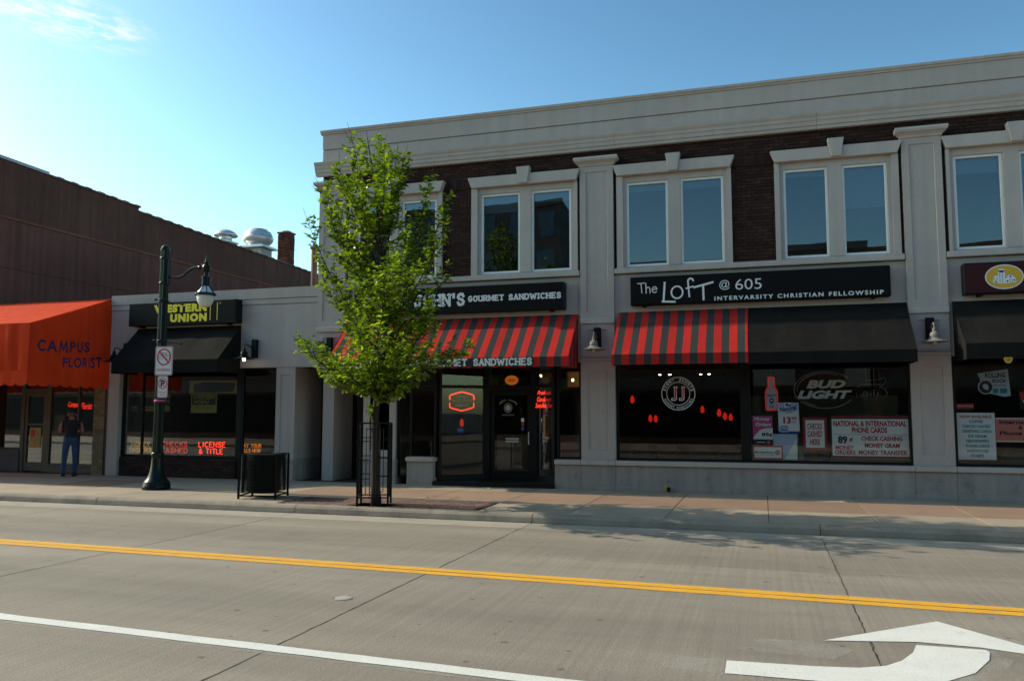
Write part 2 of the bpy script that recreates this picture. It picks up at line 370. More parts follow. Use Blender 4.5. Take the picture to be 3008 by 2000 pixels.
STROKES = {
 'A': [[(0, 0), (.5, 1), (1, 0)], [(.2, .36), (.8, .36)]],
 'B': [[(0, 0), (0, 1), (.6, 1), (.88, .88), (.88, .66), (.6, .53), (0, .53)], [(.6, .53), (.97, .4), (.97, .13), (.65, 0), (0, 0)]],
 'C': [arc(.5, .5, .5, .5, 48, 312, 10)],
 'D': [[(0, 0), (0, 1), (.5, 1), (.9, .82), (1, .5), (.9, .18), (.5, 0), (0, 0)]],
 'E': [[(.95, 1), (0, 1), (0, 0), (.95, 0)], [(0, .52), (.75, .52)]],
 'G': [arc(.5, .5, .5, .5, 48, 330, 10) + [(.95, .45), (.55, .45)]],
 'H': [[(0, 0), (0, 1)], [(1, 0), (1, 1)], [(0, .5), (1, .5)]],
 'I': [[(.5, 0), (.5, 1)]],
 'J': [[(.75, 1), (.75, .28), (.6, .05), (.35, 0), (.1, .08), (0, .28)]],
 'K': [[(0, 0), (0, 1)], [(1, 1), (0, .42)], [(.3, .6), (1, 0)]],
 'L': [[(0, 1), (0, 0), (.9, 0)]],
 'M': [[(0, 0), (0, 1), (.5, .3), (1, 1), (1, 0)]],
 'N': [[(0, 0), (0, 1), (1, 0), (1, 1)]],
 'O': [arc(.5, .5, .5, .5, 90, 450, 14)],
 'P': [[(0, 0), (0, 1), (.65, 1), (.95, .85), (.95, .62), (.65, .47), (0, .47)]],
 'R': [[(0, 0), (0, 1), (.65, 1), (.95, .85), (.95, .65), (.65, .5), (0, .5)], [(.5, .5), (1, 0)]],
 'S': [[(.92, .8), (.75, .97), (.45, 1), (.15, .9), (.06, .72), (.2, .58), (.75, .44), (.95, .28), (.85, .08), (.5, 0), (.2, .04), (.03, .2)]],
 'T': [[(0, 1), (1, 1)], [(.5, 1), (.5, 0)]],
 'U': [[(0, 1), (0, .28), (.15, .06), (.5, 0), (.85, .06), (1, .28), (1, 1)]],
 'W': [[(0, 1), (.25, 0), (.5, .8), (.75, 0), (1, 1)]],
 'Y': [[(0, 1), (.5, .48), (1, 1)], [(.5, .48), (.5, 0)]],
 '&': [[(1, 0), (.2, .72), (.2, .9), (.4, 1), (.62, .9), (.6, .72), (.1, .38), (0, .2), (.2, 0), (.5, 0), (.95, .42)]],
 "'": [[(.5, 1), (.5, .72)]],
}
SERIF = {'I': [(.5, 0), (.5, 1)], 'H': [(0, 0), (0, 1), (1, 0), (1, 1)], 'M': [(0, 0), (0, 1), (1, 0), (1, 1)], 'N': [(0, 0), (0, 1), (1, 1)],
 'J': [(.75, 1)], 'Y': [(0, 1), (1, 1), (.5, 0)], 'A': [(0, 0), (1, 0)], 'D': [(.05, 0), (.05, 1)], 'R': [(0, 0), (.05, 1), (1, 0)], 'E': [(.05, 0), (.05, 1)],
 'T': [(.5, 0)], 'U': [(0, 1), (1, 1)], 'W': [(0, 1), (1, 1)], 'K': [(0, 0), (0, 1), (1, 0), (1, 1)]}
WIDE = {'I': .30, "'": .3, 'M': 1.05, 'W': 1.25, 'J': .75, 'E': .72, 'S': .72, 'L': .65, '&': .85}

class MB:
    def __init__(s): s.v = []; s.f = []; s.m = []; s.r = []
    def add(s, vs, fs, m=0, r=0.0):
        k = len(s.v); s.v += [Vector(v) for v in vs]
        for f in fs: s.f.append([i + k for i in f]); s.m.append(m); s.r.append(r)
        return s
    def box(s, x0, x1, y0, y1, z0, z1, m=0, r=0.0):
        v = [(x0, y0, z0), (x1, y0, z0), (x1, y1, z0), (x0, y1, z0), (x0, y0, z1), (x1, y0, z1), (x1, y1, z1), (x0, y1, z1)]
        return s.add(v, [(0, 3, 2, 1), (4, 5, 6, 7), (0, 1, 5, 4), (1, 2, 6, 5), (2, 3, 7, 6), (3, 0, 4, 7)], m, r)
    def prism(s, poly, d, m=0):
        """poly: 3-d outline, d: extrusion vector"""
        d = Vector(d); n = len(poly); a = [Vector(p) for p in poly]
        fs = [list(range(n))[::-1], list(range(n, 2 * n))] + [(i, (i + 1) % n, n + (i + 1) % n, n + i) for i in range(n)]
        return s.add(a + [p + d for p in a], fs, m)
    def along_x(s, prof, x0, x1, m=0):
        return s.prism([(x0, y, z) for y, z in prof], (x1 - x0, 0, 0), m)
    def tube(s, pts, r, n=8, m=0, cap=True):
        pts = [Vector(p) for p in pts]; rs = r if isinstance(r, (list, tuple)) else [r] * len(pts)
        rings = []; up = None
        for i, p in enumerate(pts):
            t = (pts[min(i + 1, len(pts) - 1)] - pts[max(i - 1, 0)]).normalized()
            if up is None:
                up = Vector((0, 0, 1)) if abs(t.z) < .9 else Vector((0, 1, 0))
            a = t.cross(up).normalized(); up = a.cross(t).normalized()
            rings.append([p + (a * math.cos(2 * math.pi * j / n) + up * math.sin(2 * math.pi * j / n)) * rs[i] for j in range(n)])
        vs = [q for g in rings for q in g]; fs = []
        for i in range(len(pts) - 1):
            for j in range(n):
                fs.append((i * n + j, i * n + (j + 1) % n, (i + 1) * n + (j + 1) % n, (i + 1) * n + j))
        if cap: fs += [list(range(n))[::-1], list(range((len(pts) - 1) * n, len(pts) * n))]
        return s.add(vs, fs, m)
    def lathe(s, c, prof, n=20, m=0, flute=0.0):
        vs = []; fs = []
        for r, z in prof:
            for j in range(n):
                a = 2 * math.pi * j / n; q = r * (1 - flute * (j % 2))
                vs.append((c[0] + q * math.cos(a), c[1] + q * math.sin(a), c[2] + z))
        for i in range(len(prof) - 1):
            for j in range(n):
                fs.append((i * n + j, i * n + (j + 1) % n, (i + 1) * n + (j + 1) % n, (i + 1) * n + j))
        fs += [list(range(n))[::-1], list(range((len(prof) - 1) * n, len(prof) * n))]
        return s.add(vs, fs, m)
    def panel(s, x0, x1, z0, z1, y, rect, d, m=0):
        """front face (towards -y) with a recessed rectangle"""
        a, b, c, e = rect; g = d * 0.6
        v = [(x0, y, z0), (x1, y, z0), (x1, y, z1), (x0, y, z1), (a, y, c), (b, y, c), (b, y, e), (a, y, e),
             (a + g, y + d, c + g), (b - g, y + d, c + g), (b - g, y + d, e - g), (a + g, y + d, e - g)]
        f = [(0, 1, 5, 4), (1, 2, 6, 5), (2, 3, 7, 6), (3, 0, 4, 7), (4, 5, 9, 8), (5, 6, 10, 9), (6, 7, 11, 10), (7, 4, 8, 11), (8, 9, 10, 11)]
        return s.add(v, f, m)
    def build(s, name, mats, parent=None, smooth=False, bevel=0.0, org=None, label=None, cat=None, group=None, kind=None):
        if not isinstance(mats, (list, tuple)): mats = [mats]
        o0 = ORG[parent] if parent is not None else Vector(org if org is not None else (0, 0, 0))
        me = bpy.data.meshes.new(name)
        me.from_pydata([v - o0 for v in s.v], [], s.f)
        for q in mats: me.materials.append(q)
        if len(mats) > 1: me.polygons.foreach_set('material_index', s.m)
        if any(s.r):
            at = me.attributes.new('rnd', 'FLOAT', 'FACE'); at.data.foreach_set('value', s.r)
        if smooth: me.polygons.foreach_set('use_smooth', [True] * len(s.f))
        me.update()
        o = bpy.data.objects.new(name, me)
        COL.objects.link(o)
        if parent is not None: o.parent = parent
        else: o.location = o0
        ORG[o] = o0
        if smooth == 'auto':
            pass
        if bevel:
            b = o.modifiers.new('bevel', 'BEVEL'); b.width = bevel; b.segments = 1; b.limit_method = 'ANGLE'; b.angle_limit = R(40)
        if label: o['label'] = label
        if cat: o['category'] = cat
        if group: o['group'] = group
        if kind: o['kind'] = kind
        return o

class Flat:
    """flat print laid on a plane: O origin, U right, V up (metres)"""
    def __init__(s, mb, O, U=(1, 0, 0), V=(0, 0, 1)):
        s.mb = mb; s.O = Vector(O); s.U = Vector(U).normalized(); s.V = Vector(V).normalized(); s.N = s.U.cross(s.V); s.k = 0
    def P(s, u, v, l): return s.O + s.U * u + s.V * v + s.N * (l * 0.0016)
    def poly(s, pts, m, l=1): s.mb.add([s.P(u, v, l) for u, v in pts], [list(range(len(pts)))], m)
    def rect(s, u0, v0, u1, v1, m, l=1): s.poly([(u0, v0), (u1, v0), (u1, v1), (u0, v1)], m, l)
    def disk(s, cu, cv, ru, rv, m, l=1, n=28): s.poly([(cu + ru * math.cos(2 * math.pi * i / n), cv + rv * math.sin(2 * math.pi * i / n)) for i in range(n)], m, l)
    def ring(s, cu, cv, ru, rv, w, m, l=1, n=32, a0=0, a1=360):
        q = []; f = []
        for i in range(n + 1):
            a = R(a0 + (a1 - a0) * i / n)
            q += [s.P(cu + ru * math.cos(a), cv + rv * math.sin(a), l), s.P(cu + (ru - w) * math.cos(a), cv + (rv - w) * math.sin(a), l)]
        for i in range(n): f.append((2 * i, 2 * i + 2, 2 * i + 3, 2 * i + 1))
        s.mb.add(q, f, m)
    def text(s, body, u0, v0, u1, v1, m, l=1, bold=0.0, shear=0.0, spacing=1.0, rise=0.0):
        vs, fs = glyphs(body, bold, shear, spacing)
        s.mb.add([s.P(u0 + (u1 - u0) * a, v0 + (v1 - v0) * b + rise * a, l) for a, b in vs], fs, m)
    def line(s, pts, w, m, l=1):
        for i, (a, b) in enumerate(zip(pts[:-1], pts[1:])):
            a = Vector(a); b = Vector(b); d = b - a
            if d.length < 1e-6: continue
            d.normalize(); n = Vector((-d.y, d.x)) * w / 2; e = d * w * 0.45
            s.k += 1
            s.poly([a - n - e, b - n + e, b + n + e, a + n - e], m, l + (s.k % 40) * 0.02)
    def strokes(s, body, u0, v0, u1, v1, m, w, l=1, serif=0.0, gap=0.28, tube=None, shear=0.0, rise=0.0):
        """letters drawn as strokes; tube=radius makes neon tubing"""
        h = v1 - v0
        tot = sum((WIDE.get(c, .8) if c != ' ' else .45) + gap for c in body) - gap
        k = (u1 - u0) / tot; x = u0
        for c in body:
            cw = WIDE.get(c, .8) if c != ' ' else .45
            for st in STROKES.get(c, []):
                pts = []
                for a, b in st:
                    uu = x + a * cw * k + shear * b * h
                    pts.append((uu, v0 + b * h + rise * (uu - u0) / (u1 - u0)))
                if tube: s.mb.tube([s.P(a, b, 0) for a, b in pts], tube, 6, m)
                else: s.line(pts, w, m, l)
            if serif:
                for a, b in SERIF.get(c, []):
                    uu = x + a * cw * k; vv = v0 + b * h; vv += (w * .15 if b < .5 else -w * .15)
                    s.k += 1
                    s.poly([(uu - serif, vv - w * .34), (uu + serif, vv - w * .34), (uu + serif, vv + w * .34), (uu - serif, vv + w * .34)], m, l + .9 + (s.k % 40) * 0.01)
            x += (cw + gap) * k

def structure(name, label=None):
    o = bpy.data.objects.new(name, None); COL.objects.link(o); ORG[o] = Vector((0, 0, 0)); o['kind'] = 'structure'
    if label: o['label'] = label
    return o

def place(name, mesh, parent, loc, rot=(0, 0, 0), scale=(1, 1, 1)):
    o = bpy.data.objects.new(name, mesh); COL.objects.link(o); o.parent = parent
    o.location = Vector(loc) - ORG[parent]; o.rotation_euler = rot; o.scale = scale
    ORG[o] = Vector(loc)
    return o

_SLAB = {}
def slab_mesh(w, d, h, ch, m):
    """top piece with chamfered rim, origin at its top centre"""
    key = (round(w, 3), round(d, 3), h, ch, m.name)
    if key not in _SLAB:
        a, b = w / 2, d / 2
        v = [(-a, -b, -h), (a, -b, -h), (a, b, -h), (-a, b, -h), (-a, -b, -ch), (a, -b, -ch), (a, b, -ch), (-a, b, -ch),
             (-a + ch, -b + ch, 0), (a - ch, -b + ch, 0), (a - ch, b - ch, 0), (-a + ch, b - ch, 0)]
        f = [(8, 9, 10, 11)] + [(i, (i + 1) % 4, 4 + (i + 1) % 4, 4 + i) for i in range(4)] + [(4 + i, 4 + (i + 1) % 4, 8 + (i + 1) % 4, 8 + i) for i in range(4)]
        me = bpy.data.meshes.new('slab'); me.from_pydata(v, [], f); me.materials.append(m); me.update(); _SLAB[key] = me
    return _SLAB[key]

ZW = 0.14      # sidewalk level
YF = 17.50     # plane of the shop fronts
YK = 12.95     # front of the kerb
# ------------------------------------------------------------------ ground, road, sidewalk
g = MB(); g.add([(-900, -900, -0.12), (900, -900, -0.12), (900, 900, -0.12), (-900, 900, -0.12)], [(0, 1, 2, 3)])
g.build('ground', GROUND, kind='structure')
g = MB(); g.box(-60, 40, -0.6, YK, -0.10, -0.012)
road = g.build('road', JOINT, kind='structure', label='grey concrete street with yellow centre lines')
xs = [0.76 + 4.41 * i for i in range(-14, 9)]
for a, b in zip(xs[:-1], xs[1:]):
    for y0, y1, m in ((-0.6, 3.9, ROAD), (3.9, 8.60, ROAD), (8.60, 12.36, ROAD), (12.36, YK - 0.005, GUTTER)):
        place('road_slab', slab_mesh(b - a - 0.006, y1 - y0 - 0.004, 0.06, 0.003, m), road, ((a + b) / 2, (y0 + y1) / 2, 0))
# painted lines (a few mm above the slabs)
def strip(x0, x1, yfun, w, z, step=0.5):
    mb = MB(); n = int((x1 - x0) / step); r = random.Random(5)
    lo = []; hi = []
    for i in range(n + 1):
        x = x0 + (x1 - x0) * i / n
        lo.append((x, yfun(x) - w / 2 + r.uniform(-.006, .006), z)); hi.append((x, yfun(x) + w / 2 + r.uniform(-.006, .006), z))
    mb.add(lo + hi, [(i, i + 1, n + 2 + i, n + 1 + i) for i in range(n)])
    return mb
yel = lambda x: 8.63 - 0.028 * x
strip(-50, 35, lambda x: yel(x) + 0.087, 0.154, 0.005).build('yellow_line', YELLOWP, road)
strip(-50, 35, lambda x: yel(x) - 0.087, 0.154, 0.005).build('yellow_line', YELLOWP, road)
wht = lambda x: 5.395 - 0.048 * x
strip(-40, 1.3, wht, 0.150, 0.005, 0.3).build('lane_line', WHITEP, road)
strip(-40, 1.3, lambda x: wht(x) - 0.11, 0.07, 0.004, 0.3).build('worn_line', FADEW, road)
strip(-50, 35, lambda x: yel(x) + .188, 0.05, 0.0035).build('yellow_overspray', FADEY, road)
strip(-50, 35, lambda x: yel(x) - .188, 0.05, 0.0035).build('yellow_overspray', FADEY, road)
mb = MB()
mb.add([(x, y, 0.005) for x, y in [(-.30, 5.98), (.35, 6.0), (.75, 6.05), (1.13, 6.24), (1.36, 6.50), (1.53, 6.86), (1.585, 7.08), (1.57, 7.14), (1.09, 7.13), (1.03, 6.90), (.92, 6.66), (.79, 6.49), (.60, 6.385), (.3, 6.33), (-.30, 6.285)]],
       [list(range(15))])
mb.add([(x, y, 0.005) for x, y in [(.41, 7.05), (1.12, 7.225), (1.55, 7.20), (2.17, 7.0), (1.39, 7.97)]], [(0, 1, 2, 4), (2, 3, 4)])
mb.build('turn_arrow', WHITEP, road)
for q in ([(-.74, 5.99), (-.31, 5.97), (-.31, 6.30), (-.72, 6.30)], [(-.25, 6.62), (.45, 6.55), (.62, 6.85), (.35, 7.02), (-.1, 6.95)], [(.42, 7.09), (1.39, 8.02), (2.3, 7.05), (2.24, 7.0), (1.39, 7.9), (.55, 7.08)], [(1.6, 7.14), (1.7, 6.9), (1.5, 6.45), (1.2, 6.1), (1.1, 6.2), (1.36, 6.5), (1.55, 6.9)]):
    MB().add([(x, y, .0030) for x, y in q], [list(range(len(q)))]).build('worn_paint_patch', FADEW, road)
mb = MB()
mb.lathe((-3.94, 7.24, 0.0), [(.085, .001), (.085, .006), (.06, .009), (.03, .009)], 16)
mb.build('survey_marker', WORNP, road)
# ragged edges and hairline cracks along the slab joints
def crack(pts, w, k):
    q = random.Random(k); lo = []; hi = []
    P = [Vector((x, y, 0.0025)) for x, y in pts]
    for i, p in enumerate(P):
        t = (P[min(i + 1, len(P) - 1)] - P[max(i - 1, 0)]).normalized(); n_ = Vector((-t.y, t.x, 0)); ww = w * q.uniform(.25, 1.0)
        lo.append(p - n_ * ww); hi.append(p + n_ * ww)
    n_ = len(P); m_ = MB(); m_.add(lo + hi, [(i, i + 1, n_ + i + 1, n_ + i) for i in range(n_ - 1)]); m_.build('crack', JOINT, road)
for i_, x_ in enumerate((0.76, -3.65, -8.06, -12.47)):
    q = random.Random(40 + i_); yy = -0.5; pts = []
    while yy < 12.3: pts.append((x_ + q.uniform(-.010, .010), yy)); yy += q.uniform(.05, .14)
    crack(pts, .0055, i_)
q = random.Random(77); xx = -2.3; yy = 9.95; pts = []
while xx < 3.2: pts.append((xx, yy)); xx += q.uniform(.06, .16); yy += q.uniform(-.012, .012)
crack(pts, .005, 9)
# kerb
kr = structure('kerb')
prof = [(YK, -0.10), (YK - .003, 0.02), (YK + .012, .09), (YK + .045, .125), (YK + .09, ZW), (YK + .22, ZW), (YK + .22, -0.10)]
for a, b in zip(xs[:-1], xs[1:]):
    MB().along_x(prof, a + .006, b - .006).build('kerb_stone', KERBM, kr)
# sidewalk
sw = MB().box(-60, 40, YK + .225, 18.9, -0.10, ZW - 0.012).build('sidewalk', JOINT, kind='structure', label='concrete sidewalk with a pinkish band')
pit = (-8.60, -4.67, 13.185, 14.42)
sx = [0.04 + 1.57 * i for i in range(-22, 16)]
for i, (a, b) in enumerate(zip(sx[:-1], sx[1:])):
    for y0, y1, k in ((YK + .225, 14.66, 0), (14.66, 16.42, 1), (16.42, YF - .02, 2)):
        m = PINK if (k == 1 and -10.2 < a) else WALK
        if a > 3 and k != 2: m = PINK if (i + k) % 2 else WALK
        if k == 1 and a < -10.2 and i % 5 == 2: m = PINK
        parts = [(a, b, y0, y1)]
        if k == 0 and b > pit[0] and a < pit[1]:
            c, d = max(a, pit[0]), min(b, pit[1])
            parts = [(c, d, pit[3], y1)] + ([(a, c, y0, y1)] if c - a > .1 else []) + ([(d, b, y0, y1)] if b - d > .1 else [])
        for x0, x1, ya, yb in parts:
            place('slab', slab_mesh(x1 - x0 - .010, yb - ya - .010, 0.03, .004, m), sw, ((x0 + x1) / 2, (ya + yb) / 2, ZW))
# brick pavers and soil round the tree
pv = MB().box(pit[0], pit[1], pit[2], pit[3], 0.0, ZW - .012).build('tree_pit', SOIL, kind='structure', label='dark brick strip round the street tree')
px, py = .225, .112
ny = int((pit[3] - pit[2]) / py); nx = int((pit[1] - pit[0]) / px)
for j in range(ny):
    for i in range(nx + 1):
        x = pit[0] + (i + .5 * (j % 2) + .25) * px; y = pit[2] + (j + .5) * py
        if x - px / 2 < pit[0] - .01 or x + px / 2 > pit[1] + .01: continue
        if abs(x + 6.73) < .40 and abs(y - 13.44) < .36: continue
        place('paver', slab_mesh(px - .008, py - .008, .05, .005, PAVER), pv, (x, y, ZW - .002 + RNG.uniform(-.004, .002)), (RNG.uniform(-.01, .01), RNG.uniform(-.01, .01), 0))

# ------------------------------------------------------------------ two-storey corner building
BX0, BX1 = -10.35, 9.75
B = thing('two_story_building', 'two-storey grey stucco building with dark brick upper floor and long pale cornice', 'building', (-0.3, YF, ZW))
w = MB()
w.box(BX0, BX1, 17.53, 17.80, 2.89, 4.795)                       # band behind signs and awnings
w.box(BX0, -9.10, 17.53, 17.80, 4.795, 4.80)
w.box(BX0 + .03, BX1, 17.50, 17.95, 7.93, 8.27)
w.box(BX0 + .03, BX1, 17.52, 17.95, 8.27, 8.292)
w.box(BX0 + .03, BX1, 17.482, 17.95, 8.292, 8.665)
w.box(BX0, BX0 + .3, 17.80, 34, ZW, 8.3)
w.box(BX1 - .3, BX1, 17.80, 34, ZW, 8.3)
w.box(BX0 + .3, BX1 - .3, 33.7, 34, ZW, 8.3)
w.box(-9.09, -8.25, 17.52, 17.80, .70, 2.89)                      # pier right of the loft entry
w.build('wall', STUCCO, B)
MB().box(BX0 + .3, BX1 - .3, 17.95, 33.7, 8.05, 8.2).build('roof', ROOFTAR, B)
# parapet cap and cornice
cp = [(17.95, 8.667), (17.46, 8.667), (17.455, 8.70), (17.425, 8.715), (17.42, 8.765), (17.95, 8.775)]
MB().along_x(cp, BX0 - .02, BX1 + .05).build('parapet_cap', TRIM, B)
cp = [(17.56, 7.625), (17.455, 7.625), (17.45, 7.695), (17.425, 7.70), (17.42, 7.745), (17.415, 7.775), (17.395, 7.80), (17.39, 7.855), (17.375, 7.875), (17.355, 7.915), (17.35, 7.945), (17.56, 7.975)]
for a, b in ((BX0 - .14, -6.9), (-6.894, -3.0), (-2.994, 1.2), (1.206, 5.4), (5.406, BX1 + .1)):
    MB().along_x(cp, a, b).build('cornice', TRIM, B)

# pilasters
def pilaster(x0, x1, low=True):
    s = MB(); yf = 17.455; z0 = .77 if low else 3.83
    def shaft(za, zb, rect, y=yf):
        s.panel(x0, x1, za, zb, y, rect, .022)
        s.box(x0, x1, y + .001, 17.60, za, zb)
        del s.f[-4], s.m[-4], s.r[-4]                              # the panel replaces the box front
    shaft(3.85, 7.26, (x0 + .13, x1 - .13, 4.0, 7.13))
    shaft(2.97, 3.73, (x0 + .16, x1 - .16, 3.13, 3.60), yf + .012)
    if low: shaft(.77, 2.86, (x0 + .15, x1 - .15, .98, 2.68))
    p = s.build('pilaster', STUCCO, B)
    MB().box(x0 - .012, x1 + .012, yf - .035, 17.6, 3.73, 3.85).build('band', TRIM, p, bevel=.01)
    q = MB(); q.box(x0 - .012, x1 + .012, yf - .03, 17.6, 2.915, 2.97); q.box(x0 - .004, x1 + .004, yf - .012, 17.6, 2.86, 2.915)
    q.build('band', TRIM, p, bevel=.008)
    pr = [(0, 7.26), (.02, 7.26), (.03, 7.30), (.075, 7.345), (.105, 7.36), (.125, 7.405), (.115, 7.45), (0, 7.46)]
    q = MB(); n = len(pr)
    vs = []; fs = []
    for d, z in pr: vs += [(x0 - d, 17.6, z), (x0 - d, yf - d, z), (x1 + d, yf - d, z), (x1 + d, 17.6, z)]
    for i in range(n - 1):
        for j in range(3): fs.append((4 * i + j, 4 * i + j + 1, 4 * i + 5 + j, 4 * i + 4 + j))
    fs.append([4 * (n - 1) + j for j in range(4)])
    q.add(vs, fs); q.build('capital', TRIM, p)
PIL = [(-10.36, -9.63, False), (-3.80, -3.05, True), (2.77, 3.49, True), (9.06, 9.75, True)]
for a in PIL: pilaster(*a)

# upper windows: pairs with surround, lintel, keystone
PAIRS = [(-9.55, -7.12, (-9.35, -8.45), (-8.17, -7.27)), (-6.38, -3.86, (-6.16, -5.21), (-4.95, -4.01)),
         (-2.98, -.53, (-2.77, -1.86), (-1.60, -.69)), (.34, 2.71, (.51, 1.385), (1.65, 2.505)),
         (3.56, 5.97, (3.695, 4.56), (4.83, 5.70)), (6.60, 9.0, (6.80, 7.68), (7.94, 8.82))]
BLINDS = [(.12, .12), (.34, .16), (.10, .12), (.06, .80), (.26, .26), (.1, .1)]
WZ0, WZ1 = 4.965, 6.835
for (a, b, w1, w2), bl in zip(PAIRS, BLINDS):
    s = MB()
    s.box(a, w1[0] - .07, 17.475, 17.64, 4.93, 6.975); s.box(w2[1] + .07, b, 17.475, 17.64, 4.93, 6.975)
    yi = 17.525
    s.box(w1[0] - .07, w2[1] + .07, yi, 17.64, WZ1, 6.975)
    s.box(w1[0] - .07, w2[1] + .07, yi, 17.64, 4.93, WZ0)
    s.box(w1[0] - .07, w1[0], yi, 17.64, WZ0, WZ1); s.box(w2[1], w2[1] + .07, yi, 17.64, WZ0, WZ1)
    s.box(w1[1], w2[0], yi - .012, 17.64, WZ0, WZ1)
    s.build('window_surround', TRIM, B)
    d = .075
    s = MB(); s.prism([(a + .02, 17.40, 6.977), (b - .02, 17.40, 6.977), (b + d, 17.40, 7.222), (a - d, 17.40, 7.222)], (0, .20, 0))
    ln = s.build('lintel', TRIM, B, bevel=.008)
    c = (a + b) / 2 + .02
    MB().prism([(c - .095, 17.355, 6.992), (c + .095, 17.355, 6.992), (c + .160, 17.355, 7.375), (c - .160, 17.355, 7.375)], (0, .18, 0)).build('keystone', TRIM, ln, bevel=.008)
    for (x0, x1), h in zip((w1, w2), bl):
        f = MB(); t = .052
        for q in ((x0, x1, WZ0, WZ0 + t), (x0, x1, WZ1 - t, WZ1), (x0, x0 + t, WZ0 + t, WZ1 - t), (x1 - t, x1, WZ0 + t, WZ1 - t)):
            f.box(q[0], q[1], 17.555, 17.63, q[2], q[3])
        win = f.build('window', WHITE, B, bevel=.006)
        MB().box(x0 + t - .005, x1 - t + .005, 17.595, 17.601, WZ0 + t - .005, WZ1 - t + .005).build('pane', GL_UP, win)
        q = MB(); z0 = WZ1 - t - h
        q.box(x0 + t, x1 - t, 17.68, 17.684, z0, WZ1 - t); q.box(x0 + t, x1 - t, 17.672, 17.692, z0 - .03, z0)
        q.build('blind', BLIND, win)
# sills run bay by bay
for a, b in ((-9.60, -3.815), (-3.035, 2.755), (3.505, 9.04)):
    MB().box(a, b, 17.44, 17.66, 4.812, 4.928).build('sill', TRIM, B, bevel=.01)

# brickwork: mortar backing, bricks proud of it
mo = MB()
for a, b in ((BX0 + .01, -9.63), (-9.63, -3.80), (-3.80, 2.77), (2.77, BX1)):
    mo.box(a, b, 17.575, 17.70, 7.20, 7.93)
edges = [BX0 + .01] + [v for p in PAIRS for v in (p[0], p[1])] + [BX1]
for i in range(0, len(edges), 2):
    mo.box(edges[i], edges[i + 1], 17.575, 17.70, 4.80, 7.20)
mort = mo.build('brick_wall', MORTAR, B)
bricks = []; BW, BH = .205, .069
def lay(x0, x1, z0, z1):
    j = 0; z = z0
    while z + BH * .6 < z1:
        h = min(BH, z1 - z) - .009; x = x0 - (BW / 2 if j % 2 else 0)
        while x < x1 - .02:
            a, b = max(x, x0), min(x + BW - .010, x1)
            if b - a > .03: bricks.append(((a + b) / 2, z + h / 2, b - a, h))
            x += BW
        z += BH; j += 1
def soldier(x0, x1, z0, z1):
    n = max(1, round((x1 - x0) / BH)); s = (x1 - x0) / n
    for i in range(n): bricks.append((x0 + (i + .5) * s, (z0 + z1) / 2, s - .009, z1 - z0 - .009))
lay(-10.2, BX1, 7.235, 7.63)
gaps = [(-9.63, -9.55), (-7.12, -6.38), (-3.86, -3.80), (-3.05, -2.98), (-.53, .34), (2.71, 2.77), (3.49, 3.56), (5.97, 6.60), (9.0, 9.06)]
for a, b in gaps:
    lay(a, b, 4.94, 6.985)
    if b - a > .3: soldier(a, b, 6.99, 7.23)
    else: lay(a, b, 6.99, 7.23)
full = [q for q in bricks if abs(q[2] - (BW - .010)) < .002 and abs(q[3] - (BH - .009)) < .002]
full.sort(key=lambda q: q[0] ** 2 + (q[1] - 1.8) ** 2)
chosen = set(id(q) for q in full[:300])
bm_ = bpy.data.meshes.new('brick')
t = MB().box(-(BW - .010) / 2, (BW - .010) / 2, 0, .05, -(BH - .009) / 2, (BH - .009) / 2)
bm_.from_pydata(t.v, [], t.f); bm_.materials.append(BRICK); bm_.update()
rest = MB()
for q in bricks:
    dy = 17.556 + RNG.uniform(-.0025, .0025)
    if id(q) in chosen: place('brick', bm_, mort, (q[0], dy, q[1]))
    else: rest.box(q[0] - q[2] / 2, q[0] + q[2] / 2, dy, dy + .05, q[1] - q[3] / 2, q[1] + q[3] / 2, 0, RNG.uniform(.01, .99))
rest.build('brickwork', BRICK, mort, kind='stuff')

# plinth and ledge under the shop windows
def plinth(a, b, end=False):
    s = MB(); s.box(a, b, 17.43, 17.75, ZW - .05, .665); s.box(a, b, 17.415, 17.75, ZW - .05, ZW + .10)
    p = s.build('plinth', PLINTH, B, bevel=.008)
    MB().box(a - (.012 if end else 0), b + (.012 if end else 0), 17.37, 17.78, .667, .77).build('ledge', TRIM, p, bevel=.012)
for a, b in ((-4.39, -3.803), (-3.80, -3.047), (-3.044, 2.772), (2.775, 3.495), (3.498, 9.75)): plinth(a, b)
plinth(-7.92, -7.26, True)
s = MB(); s.panel(-9.09, -8.25, .70, 2.88, 17.50, (-8.93, -8.41, .9, 2.7), .02); s.build('pier_face', STUCCO, B)
s = MB(); s.box(-9.12, -8.22, 17.46, 17.8, ZW - .05, .62); s.box(-9.13, -8.21, 17.43, 17.8, .62, .70); s.build('pier_base', PLINTH, B, bevel=.008)

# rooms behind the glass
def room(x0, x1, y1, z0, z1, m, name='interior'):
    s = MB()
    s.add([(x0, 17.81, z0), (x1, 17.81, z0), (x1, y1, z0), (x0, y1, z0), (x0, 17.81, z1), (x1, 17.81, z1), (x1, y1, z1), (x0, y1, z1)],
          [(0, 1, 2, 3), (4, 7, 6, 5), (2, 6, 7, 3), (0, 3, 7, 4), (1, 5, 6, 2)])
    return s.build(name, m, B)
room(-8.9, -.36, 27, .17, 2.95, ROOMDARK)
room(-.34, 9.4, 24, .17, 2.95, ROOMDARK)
room(BX0 + .31, BX1 - .31, 23, 4.83, 7.2, ROOMDARK)

